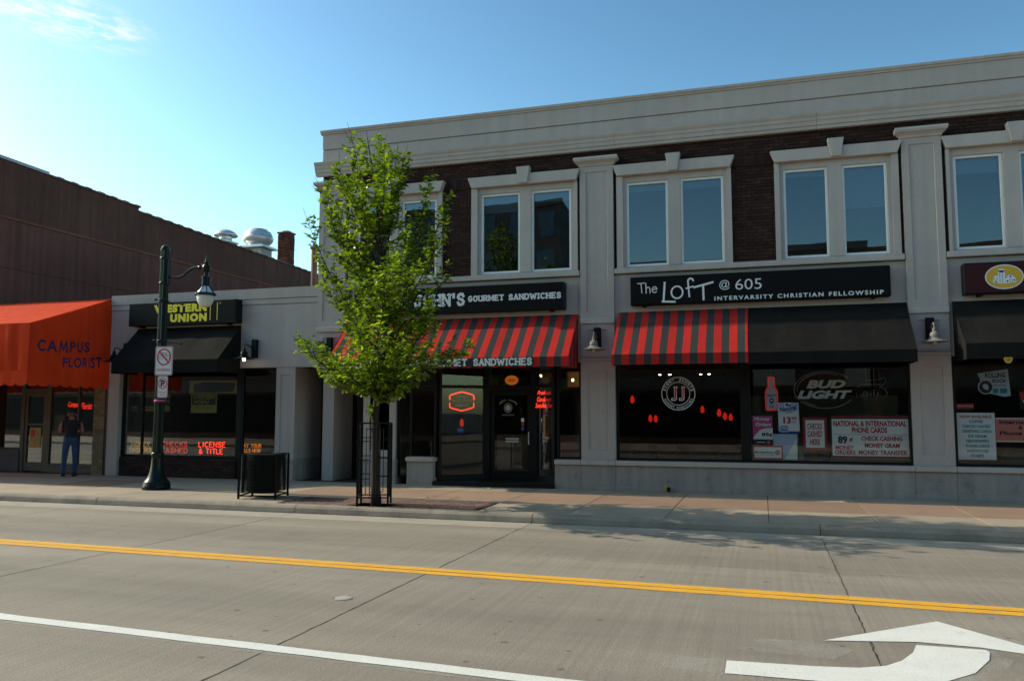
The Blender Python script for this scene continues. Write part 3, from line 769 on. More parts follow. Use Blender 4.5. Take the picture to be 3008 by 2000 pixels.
# storefront frames and panes
def storefront(x0, x1, z0, z1, bars, parent, y=17.60, fm=BLACKFRAME, t=.05, rails=(), gl=None, top=True):
    """one framed opening; bars = list of (xa, xb) uprights; returns frame object and pane rects"""
    s = MB()
    s.box(x0, x1, y - .03, y + .05, z0, z0 + t); s.box(x0, x1, y - .03, y + .05, z1 - t, z1)
    ups = [(x0, x0 + t)] + list(bars) + [(x1 - t, x1)]
    for a, b in ups: s.box(a, b, y - .032, y + .052, z0 + t, z1 - t)
    for z in rails: s.box(x0 + t, x1 - t, y - .028, y + .048, z, z + .05)
    fr = s.build('window', fm, parent, bevel=.005)
    zs = [z0 + t] + [v for z in rails for v in (z, z + .05)] + [z1 - t]
    for (a, b), (c, d) in zip(ups[:-1], ups[1:]):
        for k in range(0, len(zs), 2):
            MB().box(b - .004, c + .004, y + .006, y + .012, zs[k] - .004, zs[k + 1] + .004).build('pane', gl or GL_ST, fr)
    return fr
W_DINE = storefront(-3.04, 2.78, .772, 2.89, [(-.45, -.25)], B)
W_BARN = storefront(3.505, 9.05, .772, 2.89, [(6.2, 6.3)], B)
W_JJL = storefront(-4.37, -3.815, .772, 2.89, [], B)
W_JJA = storefront(-8.235, -7.25, .30, 2.89, [(-7.92, -7.86)], B, rails=(2.42,))
# splayed entrance
s = MB(); s.box(-7.26, -4.40, 17.36, 18.9, ZW - .02, ZW + .10); s.build('step', BLACKFRAME, B, bevel=.015)
def slanted(p0, p1, z0, z1, rail, name='window', t=.06):
    d = Vector((p1[0] - p0[0], p1[1] - p0[1], 0)); Lh = d.length; d.normalize(); n = Vector((d.y, -d.x, 0))
    def bx(mb, a, b, za, zb, th, off=0):
        o = Vector((p0[0], p0[1], 0)) + n * off
        q = [o + d * a - n * th / 2, o + d * b - n * th / 2, o + d * b + n * th / 2, o + d * a + n * th / 2]
        mb.prism([(v.x, v.y, za) for v in q], (0, 0, zb - za))
    s = MB()
    bx(s, 0, t, z0, z1, .08); bx(s, Lh - t, Lh, z0, z1, .08); bx(s, t, Lh - t, z0, z0 + .12, .07); bx(s, t, Lh - t, z1 - t, z1, .07); bx(s, t, Lh - t, rail, rail + .07, .07)
    f = s.build(name, BLACKFRAME, B)
    for a, b in ((z0 + .12, rail), (rail + .07, z1 - t)):
        q = MB(); bx(q, t - .004, Lh - t + .004, a - .004, b + .004, .008); q.build('pane', GL_ST, f)
    return f
slanted((-7.20, 17.62), (-6.28, 18.26), .24, 2.89, 2.36)
slanted((-5.02, 18.26), (-4.42, 17.62), .24, 2.89, 2.36)
s = MB(); s.box(-6.28, -6.16, 18.2, 18.34, .24, 2.89); s.box(-5.14, -5.02, 18.2, 18.34, .24, 2.89); s.box(-6.16, -5.14, 18.2, 18.34, 2.30, 2.42); s.box(-6.16, -5.14, 18.2, 18.34, 2.83, 2.89)
fr = s.build('door_frame', BLACKFRAME, B)
MB().box(-6.16, -5.14, 18.262, 18.268, 2.42, 2.83).build('transom_pane', GL_ST, fr)
s = MB(); X0, X1 = -6.155, -5.145
for q in ((X0, X0 + .10, .245, 2.295), (X1 - .10, X1, .245, 2.295), (X0 + .10, X1 - .10, .245, .45), (X0 + .10, X1 - .10, 2.19, 2.295)): s.box(q[0], q[1], 18.24, 18.30, q[2], q[3])
dr = s.build('door', BLACKFRAME, B, bevel=.005)
MB().box(X0 + .095, X1 - .095, 18.264, 18.27, .445, 2.195).build('pane', GL_ST, dr)
s = MB(); s.tube([(X1 - .05, 18.24, 1.05), (X1 - .05, 18.17, 1.07), (X1 - .05, 18.17, 1.33), (X1 - .05, 18.24, 1.35)], .014, 6); s.build('handle', GALV, dr)
s = MB(); f = Flat(s, (-5.95, 18.255, 1.78))
f.disk(.23, .12, .065, .07, 0); f.ring(.23, .12, .10, .11, .012, 0, 1)
for i, ch in enumerate("JIMMY JOHN'S"):
    a = R(140 - i * 9.2); u, v = .23 + .27 * math.cos(a), .06 + .24 * math.sin(a)
    if ch != ' ': f.text(ch, u - .013, v - .02, u + .013, v + .02, 0, 1, .02)
f.text('GOURMET SANDWICHES', .08, -.06, .38, -.03, 0); s.build('decal', DIMWHITE, dr)
s = MB(); f = Flat(s, (-5.40, 18.255, 1.38)); f.rect(0, .2, .07, .28, 0); f.rect(0, .1, .07, .18, 1); f.rect(0, 0, .07, .08, 2); s.build('sticker', [PAPER, PAPERRED, PAPERBLUE], dr)
s = MB(); f = Flat(s, (-5.78, 18.255, 1.1)); f.rect(0, .06, .32, .10, 0); f.rect(0, 0, .32, .04, 0); s.build('hours_plate', DIMWHITE, dr)
# round decal on the dining window
s = MB(); f = Flat(s, (-1.72, 17.60, 2.195)); r0 = .355
f.ring(0, 0, r0, r0, .016, 0, 1, 48); f.ring(0, 0, r0 * .70, r0 * .70, .012, 0, 1, 40)
for txt, a0, a1, flip in (("JIMMY JOHN'S", 172, 8, 1), ('GOURMET SANDWICHES', 200, 340, -1)):
    n = len(txt)
    for i, ch in enumerate(txt):
        if ch == ' ': continue
        a = R(a0 + (a1 - a0) * (i + .5) / n); rr = r0 * .845
        U = Vector((math.sin(a), 0, -math.cos(a))) * flip; V = Vector((math.cos(a), 0, math.sin(a))) * flip
        hh, ww = (.033, .024) if flip > 0 else (.024, .015)
        if ch == 'I': ww *= .45
        if ch == "'": ww *= .4
        g2 = Flat(s, Vector((-1.72 + rr * math.cos(a), 17.60, 2.195 + rr * math.sin(a))), U, V)
        g2.text(ch, -ww, -hh, ww, hh, 0, 1, .03)
for u in (-.145, .015):
    f.poly([(u + .05, .15), (u + .13, .15), (u + .13, .12), (u + .115, .12), (u + .115, -.10), (u + .09, -.15), (u, -.15), (u, -.09), (u + .06, -.09), (u + .06, .12), (u + .05, .12)], 0, 1)
    f.poly([(u + .065, .135), (u + .11, .135), (u + .10, -.095), (u + .08, -.135), (u + .015, -.135), (u + .015, -.105), (u + .065, -.10), (u + .075, .12)], 1, 2)
s.build('round_decal', [OFFWHITE, SIGNRED], W_DINE)

# recessed entry with the loft door
s = MB()
s.box(-10.36, -9.10, 17.80, 18.95, 2.86, 3.05)
s.box(-9.10, -8.95, 17.81, 18.95, ZW - .02, 2.95)
s.build('entry_soffit', STUCCO, B)
s = MB(); X0, X1 = -10.93, -10.02
for q in ((-10.95, -10.88, ZW, 2.86), (-10.07, -9.98, ZW, 2.86), (-10.88, -10.07, 2.28, 2.38), (-10.88, -10.07, 2.80, 2.86), (-9.98, -9.12, ZW, .24), (-9.98, -9.12, 2.78, 2.86)): s.box(q[0], q[1], 18.76, 18.84, q[2], q[3])
fr = s.build('door_frame', BLACKFRAME, B)
MB().box(-9.98, -9.10, 18.79, 18.796, .24, 2.78).build('side_pane', GL_ST, fr)
MB().box(-10.88, -10.07, 18.79, 18.796, 2.38, 2.80).build('transom_pane', GL_ST, fr)
s = MB()
for q in ((-10.88, -10.79, ZW + .02, 2.28), (-10.16, -10.07, ZW + .02, 2.28), (-10.79, -10.16, ZW + .02, .32), (-10.79, -10.16, 2.18, 2.28)): s.box(q[0], q[1], 18.77, 18.83, q[2], q[3])
dr = s.build('door', BLACKFRAME, B)
MB().box(-10.79, -10.16, 18.80, 18.806, .32, 2.18).build('pane', GL_ST, dr)
s = MB(); s.tube([(-10.12, 18.77, 1.02), (-10.12, 18.70, 1.03), (-10.12, 18.70, 1.29), (-10.12, 18.77, 1.30)], .014, 6); s.build('handle', GALV, dr)
s = MB(); f = Flat(s, (-10.78, 18.79, 1.5))
f.text('The', 0, .33, .19, .44, 0, 1, .0); f.line([(.24, .45), (.225, .24), (.33, .235)], .018, 0); f.ring(.36, .34, .05, .055, .014, 0)
f.line([(.47, .47), (.44, .47), (.43, .26)], .015, 0); f.line([(.40, .38), (.48, .39)], .015, 0); f.line([(.46, .42), (.61, .46)], .018, 0); f.line([(.545, .44), (.54, .26)], .018, 0)
f.text('@ 605 E. Green', .07, .13, .50, .19, 0); f.text('INTERVARSITY', 0, 0, .61, .055, 0, 1, .03); f.rect(0, -.03, .61, -.022, 0); s.build('lettering', DIMWHITE, dr)

# ------------------------------------------------------------------ low white building with the money shop
A = thing('low_shop_building', 'low pale grey stucco shop building with a dark recessed front', 'building', (-13.4, YF, ZW))
s = MB()
s.box(-16.60, BX0 - .005, 17.50, 17.80, 2.90, 4.465); s.box(-16.60, BX0 - .005, 17.52, 17.80, 4.465, 4.49)
s.box(-16.60, BX0 - .005, 17.485, 17.80, 4.49, 4.605); s.box(-16.60, BX0 - .005, 17.505, 17.80, 4.605, 4.63); s.box(-16.60, BX0 - .005, 17.47, 17.80, 4.63, 4.885)
s.box(-16.60, -16.25, 17.50, 17.80, ZW - .02, 2.90)
s.box(-16.60, -16.45, 17.80, 33, ZW, 4.6)
s.box(-11.50, -10.965, 17.56, 18.95, .66, 2.895)
s.build('wall', STUCCO, A)
MB().box(-16.45, BX0 - .005, 17.80, 33, 4.28, 4.42).build('roof', ROOFTAR, A)
s = MB(); s.panel(-11.50, -10.965, .66, 2.895, 17.515, (-11.38, -11.10, .80, 2.72), .02); s.box(-11.50, -10.965, 17.516, 17.56, .66, 2.895); del s.f[-4], s.m[-4], s.r[-4]
s.build('pillar', STUCCO, A)
s = MB(); s.box(-11.51, -10.955, 17.49, 18.95, ZW - .02, .60); s.box(-11.52, -10.945, 17.47, 18.96, .60, .66); s.build('pillar_base', PLINTH, A, bevel=.008)
s = MB(); bks = []
s.box(-16.25, -12.66, 17.60, 17.8, ZW, .63); mort2 = s.build('brick_base', MORTAR, A)
q = MB(); x = -16.24
for j in range(6):
    x = -16.24 - (.1 if j % 2 else 0)
    while x < -12.68:
        a, b = max(x, -16.24), min(x + .20, -12.67)
        if b - a > .03: q.box(a, b, 17.583 + RNG.uniform(-.003, .003), 17.62, ZW + .01 + j * .08, ZW + .08 + j * .08, 0, RNG.uniform(.01, .99))
        x += .21
q.build('brickwork', BRICK, mort2, kind='stuff')
def storefront2(par, *a, **k): return storefront(*a, parent=par, **k)
W_WU = storefront(-16.25, -12.66, .635, 2.90, [(-15.62, -15.585)], A, y=17.66, t=.06)
s = MB(); s.box(-12.66, -12.56, 17.62, 17.72, ZW, 2.90); s.build('post', BLACKFRAME, A)
W_WU2 = storefront(-12.56, -11.50, .16, 2.90, [], A, y=17.66, t=.05, rails=(.55,))
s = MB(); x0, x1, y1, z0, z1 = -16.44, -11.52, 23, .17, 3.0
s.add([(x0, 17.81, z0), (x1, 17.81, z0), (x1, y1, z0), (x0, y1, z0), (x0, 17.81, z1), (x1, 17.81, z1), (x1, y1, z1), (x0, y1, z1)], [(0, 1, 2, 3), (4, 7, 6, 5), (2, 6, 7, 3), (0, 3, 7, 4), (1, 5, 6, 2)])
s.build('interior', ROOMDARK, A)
s = MB(); s.tube([(-12.0, 20, 4.4), (-12.0, 20, 6.40)], .085, 12); s.lathe((-12.0, 20, 6.38), [(.12, 0), (.125, .03), (.125, .07), (.06, .10)], 12); s.build('roof_pipe', STEELPIPE, A, smooth=False)

# ------------------------------------------------------------------ florist building
Fb = thing('florist_building', 'low florist shop with tan brick pier and bronze framed windows under an orange awning', 'building', (-18.9, YF, ZW))
s = MB(); s.box(-21.29, -16.605, 17.55, 17.85, 2.60, 4.72); s.box(-21.29, -20.02, 17.9, 18.1, ZW, .75); s.box(-21.29, -16.605, 17.85, 33, 4.3, 4.5); s.box(-16.75, -16.605, 17.85, 33, ZW, 4.3)
s.build('wall', FARDARK, Fb)
s = MB(); s.box(-17.07, -16.71, 17.52, 17.85, ZW, 2.6); s.box(-16.71, -16.605, 17.54, 17.85, ZW, 2.6); mp_ = s.build('brick_pier', TANMORTAR, Fb)
q = MB()
for j in range(30):
    z = ZW + j * .081; x = -17.07 - (.1 if j % 2 else 0)
    while x < -16.72:
        a, b = max(x, -17.068), min(x + .20, -16.71)
        if b - a > .03: q.box(a, b, 17.505 + RNG.uniform(-.003, .003), 17.54, z, z + .072, 0, RNG.uniform(.01, .99))
        x += .21
q.build('brickwork', TANBRICK, mp_, kind='stuff')
W_FL = storefront(-19.02, -17.07, .30, 2.60, [(-18.02, -17.97)], Fb, y=17.95, fm=ALU, t=.06)
W_FL2 = storefront(-21.25, -20.02, .75, 2.60, [], Fb, y=18.0, fm=ALU, t=.05)
s = MB(); s.box(-20.02, -19.90, 17.93, 18.05, ZW, 2.6); s.box(-19.14, -19.02, 17.93, 18.05, ZW, 2.6); s.box(-19.90, -19.14, 17.93, 18.05, 2.34, 2.44); s.box(-19.90, -19.14, 17.96, 18.02, 2.54, 2.6)
fr = s.build('door_frame', ALU, Fb); MB().box(-19.90, -19.14, 17.985, 17.991, 2.44, 2.54).build('transom_pane', GL_ST, fr)
s = MB()
for q in ((-19.89, -19.80, ZW + .02, 2.33), (-19.24, -19.15, ZW + .02, 2.33), (-19.80, -19.24, ZW + .02, .40), (-19.80, -19.24, 2.24, 2.33), (-19.80, -19.24, 1.42, 1.48)): s.box(q[0], q[1], 17.95, 18.01, q[2], q[3])
dr = s.build('door', ALU, Fb)
MB().box(-19.80, -19.24, 17.98, 17.986, .40, 1.42).build('pane', GL_ST, dr); MB().box(-19.80, -19.24, 17.98, 17.986, 1.48, 2.24).build('pane', GL_ST, dr)
s = MB(); f = Flat(s, (-19.72, 17.975, .80)); f.rect(0, 0, .40, .56, 0); f.rect(.05, .05, .35, .2, 1, 2); f.rect(.05, .3, .2, .5, 2, 2); f.disk(.28, .4, .06, .06, 1, 2); s.build('door_poster', [OLIVE, BURGER, PAPERRED], dr)
s = MB(); s.box(-19.02, -17.07, 17.86, 18.05, ZW, .30); s.build('sill_wall', ALU, Fb)
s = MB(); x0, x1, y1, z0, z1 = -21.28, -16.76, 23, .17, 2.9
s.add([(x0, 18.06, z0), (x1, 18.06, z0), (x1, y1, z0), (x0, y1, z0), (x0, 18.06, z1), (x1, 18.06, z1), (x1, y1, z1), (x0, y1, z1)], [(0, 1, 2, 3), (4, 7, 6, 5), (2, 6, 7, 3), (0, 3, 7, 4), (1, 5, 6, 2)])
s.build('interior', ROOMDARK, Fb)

# ------------------------------------------------------------------ tall brown building behind
XW = -21.3
K = thing('brown_brick_building', 'tall streaked dark brown side wall with tile coping and rusty ledge', 'building', (-30, 30, 0))
s = MB()
s.box(-42, XW, 17.5, 36.6, 7.56, 8.55); s.box(-42, XW - .02, 36.6, 44, -.1, 8.45)
s.prism([(-21.7, 17.5, 8.55), (-21.7, 23.5, 8.55), (-21.7, 23.5, 9.12), (-21.7, 17.5, 9.24)], (.4, 0, 0))
s.prism([(-21.7, 23.502, 8.55), (-21.7, 36.6, 8.55), (-21.7, 36.6, 8.64), (-21.7, 23.502, 8.96)], (.4, 0, 0))
s.build('wall_upper', BROWNWALL, K)
MB().box(-42, XW + .05, 17.5, 36.6, -.1, 7.48).build('wall_lower', BROWNWALL2, K)
MB().box(-42, XW + .09, 17.48, 36.6, 7.482, 7.558).build('ledge', RUST, K)
MB().box(XW + .05, XW + .062, 17.5, 36.6, 6.02, 6.045).build('crack_line', JOINT, K)
MB().box(XW - .002, XW + .012, 34.2, 34.24, 7.56, 8.6).build('wall_joint', JOINT, K)
def tile_mesh():
    s = MB(); L_ = .545
    pr = [(-.25, -.02), (-.25, .03), (-.12, .075), (0, .085), (.12, .075), (.25, .03), (.25, -.02)]
    s.prism([(x, 0, z) for x, z in pr], (0, L_, 0))
    s.prism([(x * 1.06, L_ - .10, z * 1.25 + .006) for x, z in pr], (0, .10, 0))
    me = bpy.data.meshes.new('coping_tile'); me.from_pydata(s.v, [], s.f); me.materials.append(COPING); me.update(); return me
tm = tile_mesh(); y = 19.62
while y < 36:
    if 23.3 < y < 23.5: y = 23.52
    z = (9.24 - .02 * (y - 17.5)) if y < 23.5 else 8.96 - .0244 * (y - 23.5)
    place('coping_tile', tm, K, (-21.5, y, z + .01), (R(-1.2), 0, 0)); y += .562
s = MB(); s.prism([(-21.75, 17.5, 9.25), (-21.75, 19.6, 9.21), (-21.75, 19.6, 9.30), (-21.75, 17.5, 9.34)], (.5, 0, 0)); s.build('flashing', GREYMETAL, K)
# chimney of rough brick
CX0, CX1, CY0, CY1 = -22.34, -21.80, 33.9, 34.42
s = MB(); s.box(CX0, CX1, CY0, CY1, 8.3, 10.44); ch = s.build('chimney', CHIMBRICK, K)
q = MB()
for j in range(26):
    z = 8.3 + j * .081
    x = CX0 - .03 - (.1 if j % 2 else 0)
    while x < CX1 + .02:
        u, v = max(x, CX0 - .02), min(x + .2, CX1 + .02)
        if v - u > .03: q.box(u, v, CY0 - .03 + RNG.uniform(-.012, .008), CY0, z, z + .07, 0, RNG.uniform(.01, .99))
        x += .212
    x = CY0 - (.1 if j % 2 else 0)
    while x < CY1:
        u, v = max(x, CY0), min(x + .2, CY1)
        if v - u > .03: q.box(CX1, CX1 + .03 + RNG.uniform(-.008, .012), u, v, z, z + .07, 0, RNG.uniform(.01, .99))
        x += .212
q.build('brickwork', CHIMBRICK, ch, kind='stuff')
s = MB(); s.box(CX0 - .07, CX1 + .07, CY0 - .07, CY1 + .06, 10.44, 10.52); s.box(CX0 + .12, CX1 - .08, CY0 + .1, CY1 - .1, 10.52, 10.60); s.build('chimney_cap', COPING, ch, bevel=.02)
# roof vents
v1 = thing('roof_vent', 'small galvanised mushroom roof vent on the brown building', 'roof vent', (-22.75, 30.4, 8.55), 'roof vents')
s = MB(); s.box(-23.05, -22.45, 30.1, 30.7, 8.5, 9.28); s.build('curb', GREYMETAL, v1)
s = MB(); s.box(-23.16, -22.34, 29.99, 30.81, 9.28, 9.36); s.lathe((-22.75, 30.4, 9.36), [(.36, 0), (.29, .05), (.27, .10), (.27, .36)], 20); s.build('throat', GALV, v1, bevel=.01)
s = MB(); s.lathe((-22.75, 30.4, 9.62), [(.30, .06), (.50, -.02), (.525, .0), (.50, .06), (.40, .16), (.24, .25), (.10, .285), (.03, .29)], 24); s.build('hood', GALV, v1, smooth=True)
v2 = thing('roof_vent', 'large round galvanised exhaust fan on tall grey curb beside brick chimney', 'roof vent', (-23.7, 34.2, 8.5), 'roof vents')
s = MB(); s.box(-24.15, -23.2, 33.75, 34.65, 8.4, 9.86); s.build('curb', GREYMETAL, v2)
s = MB(); s.box(-24.42, -22.98, 33.55, 34.85, 9.80, 9.87); s.box(-24.36, -23.04, 33.6, 34.8, 9.87, 9.93); s.lathe((-23.7, 34.2, 9.93), [(.5, 0), (.46, .14), (.5, .16)], 24); s.build('throat', GALV, v2, bevel=.01)
s = MB(); s.lathe((-23.7, 34.2, 10.02), [(.45, 0), (.60, .05), (.70, .16), (.745, .30), (.745, .33), (.71, .345), (.69, .48), (.60, .64), (.46, .70), (.44, .76), (.30, .80), (.05, .815)], 28); s.build('hood', GALV, v2, smooth=True)

# ------------------------------------------------------------------ buildings on the camera's side of the street (seen as reflections)
def opposite(name, label, x0, x1, y0, y1, h, m, nw, floors, wz, shop=None):
    o = thing(name, label, 'building', ((x0 + x1) / 2, y1, 0), None)
    s = MB(); s.box(x0, x1, y0, y1, -.1, h); s.box(x0 - .08, x1 + .08, y1 - .4, y1 + .12, h - .35, h + .02); s.build('wall', m, o)
    st = (x1 - x0) / nw
    for fl in floors:
        for i in range(nw):
            c = x0 + (i + .5) * st
            q = MB(); q.box(c - wz[0] / 2, c + wz[0] / 2, y1 - .1, y1 + .03, fl, fl + wz[1]); q.build('window', FARGLASS, o)
    if shop:
        q = MB(); q.box(x0 + .4, x1 - .4, y1, y1 + .06, .5, 2.8); q.build('shop_window', SHOPDARK, o)
        q = MB(); q.box(x0 + .3, x1 - .3, y1, y1 + .25, 3.0, 3.8); q.build('fascia', shop, o)
    return o
MB().box(-60, 40, -9.0, -0.6, -.1, ZW).build('far_sidewalk', WALK, kind='structure')
opposite('brick_shop', 'two-storey red brick shop opposite, seen only in the window reflections', -9.5, -.6, -20, -9, 9.95, FARBRICK, 4, (5.2,), (1.1, 1.9), FARDARK)
opposite('pale_shop', 'pale two-storey shop opposite, seen only in the window reflections', -.5, 5.2, -20, -9, 10.45, FARDARK, 3, (5.4,), (1.2, 1.9), FARBRICK)
for o_ in list(COL.objects):
    if o_.name.startswith('pale_shop'):
        o_.name = 'grey_shop'; o_['label'] = 'grey two-storey shop with two pale boards opposite, seen only in the window reflections'
        for x0_, x1_, z0_, z1_ in ((-.45, 1.6, 3.15, 4.35), (4.0, 5.15, 3.1, 4.05)): MB().box(x0_, x1_, -8.75, -8.68, z0_, z1_).build('board', FARPALE, o_)
opposite('dark_shop', 'dark low shop opposite, seen only in the window reflections', 5.3, 20, -20, -9, 10.1, FARBRICK, 6, (5.2,), (1.1, 1.8), FARDARK)
opposite('corner_shop', 'long dark shop opposite, seen only in the window reflections', -95, -9.6, -20, -9, 6.6, FARBRICK, 1, (), (1, 1), FARDARK)
opposite('apartment_tower', 'dark apartment tower across the street reflected in the upper windows', -34, -14.0, -40, -22.5, 17.5, FARDARK, 9, (5.5, 8.6, 11.7, 14.8), (1.25, 2.0))

# ------------------------------------------------------------------ sign boxes
def signbox(name, label, x0, x1, z0, z1, depth, face, side=BLACKFRAME):
    o = thing(name, label, 'sign', ((x0 + x1) / 2, YF, z0), 'sign boxes over the shops')
    y0 = 17.53 - depth
    MB().box(x0, x1, y0, 17.53, z0, z1).build('cabinet', side, o, bevel=.012)
    MB().box(x0 + .03, x1 - .03, y0 - .006, y0 - .001, z0 + .03, z1 - .03).build('face', face, o)
    s = MB()
    for x in (x0 + .25, x1 - .35): s.box(x, x + .07, y0 + .06, 17.53, z0 - .035, z0)
    s.build('bracket', BLACKFRAME, o)
    return o, y0 - .008
sg, y = signbox('shop_sign', 'black box sign with big yellow capitals on the low white building', -15.80, -12.53, 4.02, 4.62, .30, SIGNBLACK)
s = MB(); k = (y) / 17.5
f = Flat(s, (0, y, 0))
f.text('WESTERN', -15.24 * k, 4.335, -13.60 * k, 4.548, 0, 1, .075, 0, 1.2); f.text('UNION', -14.72 * k, 4.082, -13.59 * k, 4.298, 0, 1, .075, 0, 1.2)
f.rect(-13.50 * k, 4.10, -13.48 * k, 4.55, 0); f.rect(-13.29 * k, 4.10, -13.27 * k, 4.55, 0)
f.ring(-13.20 * k, 4.53, .022, .022, .006, 0, 1, 12)
s.build('lettering', YELLOWTXT, sg)
sg, y = signbox('shop_sign', 'black box sign with white slab capitals above the long striped awning', -9.28, -4.13, 4.06, 4.67, .24, SIGNBLACK)
s = MB(); f = Flat(s, (0, y, 0)); k = y / 17.5
f.strokes("JIMMY JOHN'S", -9.12 * k, 4.245, -6.56 * k, 4.49, 0, .062, 1, serif=.062, gap=.36)
s.build('lettering', OFFWHITE, sg); s = MB(); f = Flat(s, (0, y, 0))
f.strokes('GOURMET', -6.44 * k, 4.315, -5.60 * k, 4.425, 0, .032, 1, serif=.034, gap=.40)
s.build('lettering', OFFWHITE, sg); s = MB(); f = Flat(s, (0, y, 0))
f.strokes('SANDWICHES', -5.46 * k, 4.315, -4.26 * k, 4.425, 0, .032, 1, serif=.034, gap=.40)
s.build('lettering', OFFWHITE, sg)
sg, y = signbox('shop_sign', 'long black box sign with thin hand-drawn white lettering and numerals', -2.67, 2.46, 4.08, 4.69, .22, SIGNBLACK, SIGNBLACK)
s = MB(); f = Flat(s, (0, y, 0))
f.line([(-2.51, 4.545), (-2.355, 4.555)], .020, 0); f.line([(-2.44, 4.55), (-2.42, 4.345)], .020, 0)
f.line([(-2.335, 4.545), (-2.33, 4.335)], .020, 0); f.line([(-2.33, 4.42), (-2.30, 4.46), (-2.265, 4.455), (-2.25, 4.42), (-2.245, 4.335)], .020, 0)
f.line([(-2.20, 4.40), (-2.10, 4.415)] + arc(-2.15, 4.40, .052, .062, 10, 320, 10), .020, 0)
s.build('lettering', OFFWHITE, sg); s = MB(); f = Flat(s, (0, y, 0))
f.line([(-1.935, 4.54), (-1.965, 4.15)], .042, 0); f.line([(-1.985, 4.14), (-1.73, 4.125)], .040, 0)
f.ring(-1.68, 4.325, .135, .145, .034, 0)
f.line(arc(-1.395, 4.545, .055, .06, 10, 175, 8) + [(-1.44, 4.40), (-1.425, 4.225)], .034, 0); f.line([(-1.485, 4.40), (-1.345, 4.435)], .032, 0)
f.line([(-1.32, 4.415), (-.945, 4.505)], .042, 0); f.line([(-1.14, 4.46), (-1.135, 4.15)], .042, 0)
s.build('lettering', OFFWHITE, sg); s = MB(); f = Flat(s, (0, y, 0))
f.text('@', -.81, 4.335, -.60, 4.54, 0, 1, .0); f.text('605', -.49, 4.325, .035, 4.545, 0, 1, -.004)
s.build('numerals', OFFWHITE, sg); s = MB(); f = Flat(s, (0, y, 0))
f.text('INTERVARSITY CHRISTIAN FELLOWSHIP', -.915, 4.118, 2.325, 4.205, 0, 1, .03, 0, 1.35)
s.build('lettering', OFFWHITE, sg)
sg, y = signbox('shop_sign', 'maroon box sign with yellow oval barn emblem at the right edge', 3.74, 8.90, 4.05, 4.65, .25, SIGNMAROON)
s = MB(); f = Flat(s, (4.42, y, 4.355))
f.disk(0, 0, .325, .235, 0, 1, 40); f.disk(0, 0, .305, .215, 1, 2, 40)
f.rect(-.105, -.13, .015, .12, 0, 3); f.disk(-.045, .12, .06, .035, 0, 3, 20)
f.poly([(-.19, -.11), (-.105, -.11), (-.105, .02), (-.16, .035), (-.19, -.04)], 0, 3)
f.poly([(.015, -.13), (.195, -.11), (.195, -.03), (.155, .02), (.085, .045), (.045, .03), (.015, -.03)], 0, 3)
f.line([(-.075, -.12), (-.075, .12)], .005, 2, 4); f.line([(-.03, -.12), (-.03, .12)], .005, 2, 4); f.line([(-.19, -.03), (-.11, -.03)], .006, 2, 4)
f.line([(.02, -.03), (.05, .03), (.085, .045), (.155, .02), (.195, -.03)], .006, 2, 4)
for u, v in ((.10, 0.0), (-.145, -.085), (.05, -.085), (.165, -.07)): f.rect(u - .012, v - .015, u + .012, v + .015, 2, 4)
f.rect(.09, -.10, .135, -.05, 2, 4); f.rect(.095, -.095, .13, -.055, 0, 5)
s.build('emblem', [OFFWHITE, OCHRE, PAPERBLACK], sg)

# ------------------------------------------------------------------ awnings
def awning(name, label, x0, x1, zt, yf, zf, zb, mats, stripes=None, seams=(), sag=.0):
    """sloped canvas with front valance and two cheeks"""
    o = thing(name, label, 'awning', ((x0 + x1) / 2, YF, zb), 'awnings over the shop fronts')
    yt = 17.52
    cuts = [x0] + (stripes or list(seams)) + [x1]
    s = MB(); v = MB()
    NY = 5
    for i, (a, b) in enumerate(zip(cuts[:-1], cuts[1:])):
        m = i % 2 if stripes else 0
        n = 1 if stripes else 4
        for k in range(n):
            xa, xb = a + (b - a) * k / n, a + (b - a) * (k + 1) / n
            for j in range(NY):
                q = []
                for x, t in ((xa, j / NY), (xb, j / NY), (xb, (j + 1) / NY), (xa, (j + 1) / NY)):
                    d = sag * math.sin(math.pi * t) * (1 + .8 * math.sin(x * 6.9))
                    q.append((x, yt + (yf - yt) * t, zt + (zf - zt) * t - d))
                s.add(q, [(3, 2, 1, 0)], m)
        v.box(a, b, yf, yf + .008, zb, zf, m)
    sl = s.build('canopy', mats, o)
    va = v.build('valance', mats, o)
    for x, d in ((x0 + .004, 1), (x1 - .004, -1)):
        c = MB()
        if stripes:
            n = 6
            for k in range(n):
                y0, y1 = yf + (yt - yf) * k / n, yf + (yt - yf) * (k + 1) / n
                z0, z1 = zf + (zt - zf) * k / n, zf + (zt - zf) * (k + 1) / n
                c.add([(x, y0, zb), (x, y1, zb), (x, y1, z1), (x, y0, z0)], [(0, 1, 2, 3)], k % 2)
        else:
            c.add([(x, yf, zb), (x, yt, zb), (x, yt, zt), (x, yf, zf)], [(0, 1, 2, 3)], 0)
        c.build('cheek', mats, o)
    s = MB()
    for q in ([(x0 + .02, yt, zb + .02), (x0 + .02, yf + .02, zb + .02), (x1 - .02, yf + .02, zb + .02), (x1 - .02, yt, zb + .02)], [(x0 + .02, yf + .02, zf - .03), (x1 - .02, yf + .02, zf - .03)]): s.tube(q, .014, 6)
    s.build('frame', BLACKMETAL, o)
    return o
pw = .155
xa, xb = -9.56, -3.865
cuts = []; x = xb - pw
while x > xa + .02: cuts.append(x); x -= pw
cuts = cuts[::-1]
mm = [REDFAB, BLKFAB] if len(cuts) % 2 == 0 else [BLKFAB, REDFAB]
aw = awning('striped_awning', 'long red and black striped awning with white slab letters on its valance', xa, xb, 3.96, 16.53, 2.965, 2.755, mm, cuts, sag=.016)
MB().box(-8.95, -4.62, 16.516, 16.527, 2.792, 2.958).build('letter_band', BLKFAB, aw)
